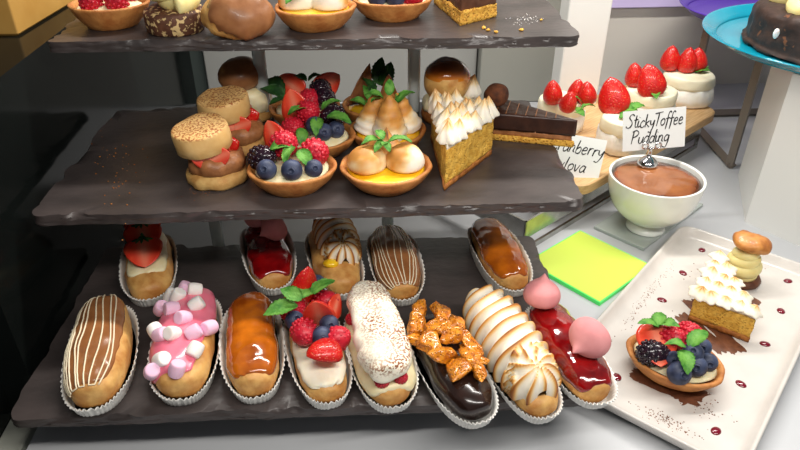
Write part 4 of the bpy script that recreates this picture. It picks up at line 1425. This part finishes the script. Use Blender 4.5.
part(t, 'bowl', mesh('bowl', lathe(pr, 56), mt['porcelain']))
pr = [(5.8, 7.0), (5.95, 7.85), (5.75, 8.0), (5.2, 8.05), (4.2, 8.1), (2.5, 8.15), (.1, 8.15)]
v, f = disp(lathe(pr, 56), .08, .5, 4)
rr_ = np.hypot(v[:, 0], v[:, 1])
part(t, 'pudding', mesh('pudding', (v, f, 0, np.clip((rr_ - 4.7 + .5 * fbm(v, .5, 3)) / 1.1, 0, 1)), mt['pudding']), label='glossy brown toffee pudding')
# sign and holder on the pudding
q = at(647, 165, .6 + 8.2)
hb = (q[0], q[1], .6 + 8.25)
t = thing('menu_sign', 'card reading Sticky Toffee Pudding in a chrome clip stand', 'sign', hb, 0, 'handwritten cards')
part(t, 'clip_stand', mesh('clip_stand', [lathe(smoothprof([(.4, 0), (1.35, .02), (1.4, .35), (1.2, .75), (.75, 1.15), (.35, 1.5), (.28, 2.3), (.22, 2.8)], 4), 30)], mt['chrome']))
ring = [(.75 * cos(a_), 0, 3.6 + .55 * sin(a_)) for a_ in np.linspace(-.25 * PI, -1.75 * PI + PI * .5, 20)]
part(t, 'clip', mesh('clip', [tube([(-.95 + .42 * cos(a_), -.2, 3.1 + .42 * sin(a_)) for a_ in np.linspace(0, 2 * PI, 24)], .13, 8), tube([(.95 + .42 * cos(a_), -.2, 3.1 + .42 * sin(a_)) for a_ in np.linspace(0, 2 * PI, 24)], .13, 8), tube([(-.9, -.1, 2.72), (-.4, -.05, 2.6), (0, 0, 2.55), (.4, -.05, 2.6), (.9, -.1, 2.72)], .14, 8)], mt['chrome']))
cd_ = part(t, 'card', card_me(8.8, 5.7), (.5, .15, 2.4), (-14, -5, -3), label='white card with black handwriting')
part(cd_, 'lettering', mesh('lettering', writing('StickyToffee', -3.9, 3.3, .95, 7.9) + writing('Pudding', -3.3, 1.0, .95, 5.4), mt['ink']), (0, 0, 0), label='black handwritten letters')

# second card leaning on the front pavlova
p0, p1 = at(560, 169, BZ), at(597.5, 177.5, BZ)
t = thing('menu_sign', 'handwritten pavlova card partly hidden behind the middle slate', 'sign', (at(569, 178, BZ)[0], at(569, 178, BZ)[1] + .3, BZ + .12), 0, 'handwritten cards')
t.rotation_euler = (rad(-20), rad(8), rad(-10))
cd_ = part(t, 'card', card_me(8.6, 6.0), (0, 0, 0), label='white card with black handwriting')
part(cd_, 'lettering', mesh('lettering', writing('Cranberry', -3.7, 3.5, 1.0, 7.9) + writing('Pavlova', -3.9, .9, 1.0, 6.0), mt['ink']), label='black handwritten letters')

# fluorescent acrylic sheet
solo('acrylic_sheet', mesh('acrylic_sheet', [box(-5.75, 5.75, -5.9, 5.9, 0, .45, .03) + ([1] * 12 + [1] * 12 + [1] * 12 + [0] * 24,)] if False else
     [box(-5.85, 5.85, -6.0, 6.0, 0.0, .55, .0) + (1,), box(-5.7, 5.7, -5.85, 5.85, .1, .58, .0) + (0,)], [mt['neon'], mt['neonedge']], False),
     'square sheet of fluorescent yellow acrylic on the counter', 'acrylic sheet', (30.45, 70.6, 0), (0, 0, -53))

# serving plate
PA = 46.2
pc = (39.6, 56.6, 0)
PL, PW = 39.0, 19.6
ringsp = [rrect(0, 0, PL / 2 - k, PW / 2 - k, r_, z, 8) for k, r_, z in ((2.2, 1.6, .0), (1.2, 1.8, .05), (.25, 2.0, 1.1), (.0, 2.0, 1.95), (.1, 2.0, 2.08), (.3, 1.9, 2.08), (.5, 1.8, 1.85), (1.0, 1.5, 1.15), (1.7, 1.3, .95), (4, 1.2, .9), (8, .6, .9))]
t = plate = thing('serving_plate', 'cream rectangular plate with berry sauce dots and three desserts on it', 'plate', pc, PA)
part(t, 'dish', mesh('dish', loft(ringsp), mt['plate']))


def plocal(u, v_, z=.92):
    w_ = at(u, v_, z)
    a_ = rad(-PA)
    dx, dy = w_[0] - pc[0], w_[1] - pc[1]
    return (dx * cos(a_) - dy * sin(a_), dx * sin(a_) + dy * cos(a_), z)


dot = mesh('sauce_dot', lathe([(.55, 0), (.5, .08), (.3, .16), (.02, .18)], 18), mt['sauce'])
for i, (u, v_) in enumerate(((702, 250), (683, 273), (662, 300), (788, 281), (781, 311), (741, 384), (765, 344), (716, 431), (617, 377))):
    part(t, 'sauce_dot', dot, plocal(u, v_), (0, 0, i * 50), (1.1, .85, 1), label='dark red dot of berry sauce')


def smear(a_, b_, w_, seed):
    A2, B2 = np.array(plocal(*a_)), np.array(plocal(*b_))
    dd_ = (B2 - A2) / np.linalg.norm(B2 - A2)
    nn_ = np.array([-dd_[1], dd_[0], 0])
    n, m = 30, 12
    R_ = []
    for i in range(n):
        q_ = i / (n - 1)
        c_ = A2 + (B2 - A2) * q_
        row = []
        for j in range(m):
            s2 = -1 + 2 * j / (m - 1)
            end = .6 * vnoise(np.array([[j * .9, seed, 0]]), 1.0, seed)[0]
            row.append(c_ + nn_ * w_ * s2 * (1 + .25 * vnoise(np.array([[q_ * 7, s2, 0]]), 1.0, seed)[0]) + dd_ * end * (1 if q_ > .5 else -1) * abs(2 * q_ - 1) + np.array([0, 0, .05 * (1 - s2 * s2) * (1 - (2 * q_ - 1) ** 8)]))
        R_.append(row)
    return loft(np.array(R_), False, False, closed=False)


for i, (a_, b_, w_) in enumerate((((680, 315), (725, 352), 1.0), ((690, 300), (738, 352), 1.0), ((703, 275), (757, 305), 1.1), ((678, 400), (705, 390), .7), ((640, 378), (700, 402), .8), ((632, 372), (648, 380), .9))):
    part(t, 'chocolate_smear', mesh('chocolate_smear', smear(a_, b_, w_, i), mt['smear']), label='brushed brown chocolate stroke')
rs_ = random.Random(6)
ps = []
for (u, v_, su, sv, n, sl) in ((645, 298, 13, 4, 190, -1.25), (665, 420, 14, 3.5, 150, .45), (700, 405, 14, 6, 70, .4), (757, 262, 4, 9, 50, 0), (700, 300, 20, 14, 50, .8)):
    for i in range(n):
        g_ = rs_.gauss(0, 1)
        p = plocal(u + g_ * su + rs_.gauss(0, 2), v_ + sl * g_ * su + rs_.gauss(0, sv), .93)
        if abs(p[0]) < PL / 2 - 1.6 and abs(p[1]) < PW / 2 - 1.6:
            r_ = rs_.uniform(.025, .085)
            ps.append(ball(r_, r_, r_ * .5, 6, 3, p))
part(t, 'cocoa_dust', mesh('cocoa_dust', ps, mt['cocoa']), label='dusting of brown cocoa', kind='stuff')

# berry tart on the plate
c = at(675, 358, 3.2)
t = thing('tart', 'oval berry tart with blackberry and blueberries, nearest the front on the cream plate', 'tart', (c[0], c[1], 1.06), -38, 'fruit tarts')
sh_ = shell_me(4.3, 2.6, 2.2, .0, 21)
part(t, 'pastry_shell', sh_, s=(1.16, .9, 1))
part(t, 'cream_filling', filling_me('cream', 3.7, 2.1, .1, .5, 21), s=(1.17, .88, 1))
bl_ = [(k_,) + on(t, u_, v_, z_) + (r_, s_) for k_, u_, v_, z_, r_, s_ in (
    ('bk', 653, 353, 3.3, (0, 80, 20), 1.2), ('sh', 655, 325, 4.9, (-112, 0, 208), 1.4), ('ra', 672, 339, 3.9, (10, 80, 10), 1.2), ('ra', 689, 333, 3.6, (10, 70, 20), 1.1),
    ('bl', 679, 373, 3.1, (60, 0, 40), 1.3), ('bl', 696, 366, 3.1, (60, 20, 0), 1.2), ('bl', 708, 362, 2.9, (60, 40, 0), 1.05), ('bl', 693, 353, 4.0, (40, 0, 0), 1.15), ('bl', 702, 347, 3.4, (60, 20, 0), 1.05), ('bl', 674, 360, 3.3, (60, 20, 0), 1.0),
    ('m1', 654, 327, 5.1, (5, 0, -10), 1.0), ('m2', 658, 326, 5.2, (5, 0, 130), .9), ('m6', 658, 325, 5.2, (15, 0, -80), .9), ('m3', 684, 350, 4.9, (-20, 0, 200), 1.15), ('m4', 688, 346, 4.8, (10, 0, -30), 1.2), ('m5', 686, 347, 5.0, (0, 10, 120), .9))]
fruit(t, bl_)
# lemon slice on the plate: far tip, two near corners
tr_ = [at(688, 319, 1.0)[:2], at(748, 342, 1.0)[:2], at(711, 276, 1.0)[:2]]
ls_ = lemon_slice('yellow lemon cake wedge with toasted meringue peaks on the cream plate', tr_, 3.2, 1.15, 9, 'lemon cake slices', 1.0, spread_=1.0, k=5, tall=1.0)
# cream choux on the plate
c = at(738, 279, 1.0)
t = thing('cream_bun', 'tall swirl of cream with a choux lid on the cream plate', 'bun', (c[0], c[1], .98), 0)
part(t, 'chocolate_base', mesh('chocolate_base', disp(lathe([(1, 0), (2.4, 0), (2.6, .4), (2.3, .9), (.1, 1)], 28), .1, .8, 3), mt['smear']), label='dark chocolate base')
pts = []
for i in range(120):
    q = i / 119
    a_ = q * 2 * PI * 3.1
    rr2 = 1.6 - .9 * q
    pts.append((rr2 * cos(a_), rr2 * sin(a_), 1.5 + 3.0 * q))
part(t, 'piped_cream', mesh('piped_cream', [tube(pts, [1.0 - .3 * i / 119 for i in range(120)], 14), lathe(smoothprof([(1.6, .7), (2.0, 1.2), (1.7, 3), (1.0, 4.6), (.1, 4.8)], 3), 24)], mt['buttercream']), label='pale piped cream')
v, f = disp(ball(2.35, 2.2, 1.15, 32, 18), .22, .6, 12)
part(t, 'choux_lid', mesh('choux_lid', (v, f), M('glazed_choux', (206, 140, 70), (160, 92, 36), 70, rough=.45, coat=.1, bump=.5, bsc=200)), (.2, -.1, 5.7), (0, 10, 0), label='golden choux lid')

# turquoise plate on a tube stand, chocolate cake
def round_plate(R_, mat, h=2.0):
    pr_ = smoothprof([(.3, .0), (R_ * .72, .0), (R_ * .78, .12), (R_ * .89, h * .4), (R_ - .2, h - .12), (R_, h), (R_ - .08, h + .14), (R_ - .3, h + .12), (R_ * .89, h * .4 + .3), (R_ * .79, .36), (.1, .32)], 4)
    return mesh('plate', lathe(pr_, 72), mt[mat])


BP = (70, 89, 23.0)
solo('serving_plate', round_plate(19.3, 'turq'), 'round turquoise plate under the chocolate cake', 'plate', BP)
solo('serving_plate', round_plate(15.3, 'purple'), 'purple plate at the top edge, behind the turquoise plate', 'plate', (76.5, 120.0, 19.5))
t = thing('tube_stand', 'bronze grey tube stand holding up the turquoise plate', 'stand', (63.9, 97.9, 0), 0)
hw = .62


def bar(name, a_, b_):
    A2, B2 = np.array(a_, float), np.array(b_, float)
    v, f = tube([A2, A2 + (B2 - A2) * .5, B2], hw * 1.35, 4)
    part(t, name, mesh(name, (v, f), mt['browntube'], False))


bar('leg', (0, 0, .6), (0, 0, 22.95))
bar('leg', (2.2, 22, .6), (2.2, 22, 18.6))
bar('leg', (30, 22, .6), (30, 22, 18.6))
bar('floor_bar', (-.0, -.6, .65), (2.2, 22.6, .65))
bar('floor_bar', (1.6, 22, .65), (30.6, 22, .65))
bar('top_bar', (2.2, 22, 18.5), (30, 22, 18.5))
q = at(745, 33, 23.6)
r_c = math.hypot(q[0] - 70.6, q[1] - 89.2)
t = thing('chocolate_cake', 'dark chocolate dome cake topped with white cream on the turquoise plate', 'cake', (70.6, 89.2, 23.45), 0)
pr = smoothprof([(3, 0), (r_c * .97, 0), (r_c, .8), (r_c * 1.0, 2.2), (r_c * .98, 4.2), (r_c * .9, 5.4), (r_c * .5, 5.7), (.2, 5.7)], 4)
v, f = disp(lathe(pr, 90), .42, .55, 7)
v[:, 2] = np.maximum(v[:, 2], 0)
part(t, 'cake', mesh('cake', (v, f), mt['darkcake']))
rs_ = random.Random(3)
for k_ in range(9):
    a_ = 2 * PI * k_ / 9 + .5
    x_, y_ = r_c * .68 * cos(a_), r_c * .68 * sin(a_)
    b_ = part(t, 'cream_blob', mesh('cream_blob', disp(ball(2.5, 2.5, 1.9, 20, 12), .25, .5, k_), mt['buttercream']), (x_, y_, 6.0), label='white cream blob')
    part(b_, 'chocolate_drizzle', mesh('chocolate_drizzle', [tube([(q_, 2.4 * cos(w_), 1.95 * sin(w_)) for w_ in np.linspace(.1, PI - .1, 14)], .13, 6) for q_ in (-.7, 0, .7)], mt['choc']), (0, 0, .05), (0, 0, k_ * 40))
part(t, 'cream_spot', mesh('cream_spot', disp(ball(.45, .3, .7, 12, 8), .1, 1, 2), mt['mmw']), on(t, 776, 34, 3.0), label='small spot of white cream')

# white riser by the right edge
pl = [(57.4, 80.3), (63, 71.5), (90, 62), (100, 92), (64, 95)]
solo('display_block', mesh('display_block', prism(pl, 0, 22.97), mt['white'], False), 'white block standing under the turquoise plate at the right edge', 'block', (0, 0, 0))

# tan box on the dark ledge
a_ = at(19, 36, 31)
solo('tan_box', sharp(mesh('tan_box', box(-22, 0, 0, 34, 0, 11, .25), mt['tan'])), 'tan box on the dark ledge at the top left', 'box', (a_[0], a_[1], 31.0), (0, 0, -3))

# ================================================================== LIGHT
def area(name, loc, target, sx, sy, power, col=(1, .96, .9)):
    d = bpy.data.lights.new(name, 'AREA')
    d.shape = 'RECTANGLE'
    d.size, d.size_y = sx, sy
    d.energy = power
    d.color = col
    o = bpy.data.objects.new(name, d)
    o.location = loc
    o.rotation_euler = (Vector(target) - Vector(loc)).to_track_quat('-Z', 'Y').to_euler()
    COL.objects.link(o)
    return o


area('strip_lamp', (.24, .20, .63), (.20, .62, .15), .9, .04, 4.8)
area('ceiling_lamp', (.32, .90, .86), (.32, .9, 0), 1.1, .05, 13)
w = bpy.data.worlds.new('world')
scene.world = w
w.use_nodes = True
w.node_tree.nodes['Background'].inputs['Color'].default_value = (.92, .96, 1.0, 1)
w.node_tree.nodes['Background'].inputs['Strength'].default_value = .14
vs = scene.view_settings
vs.view_transform = 'Standard'
vs.look = 'None'
vs.gamma = 1
vs.exposure = 0
vs.use_curve_mapping = False
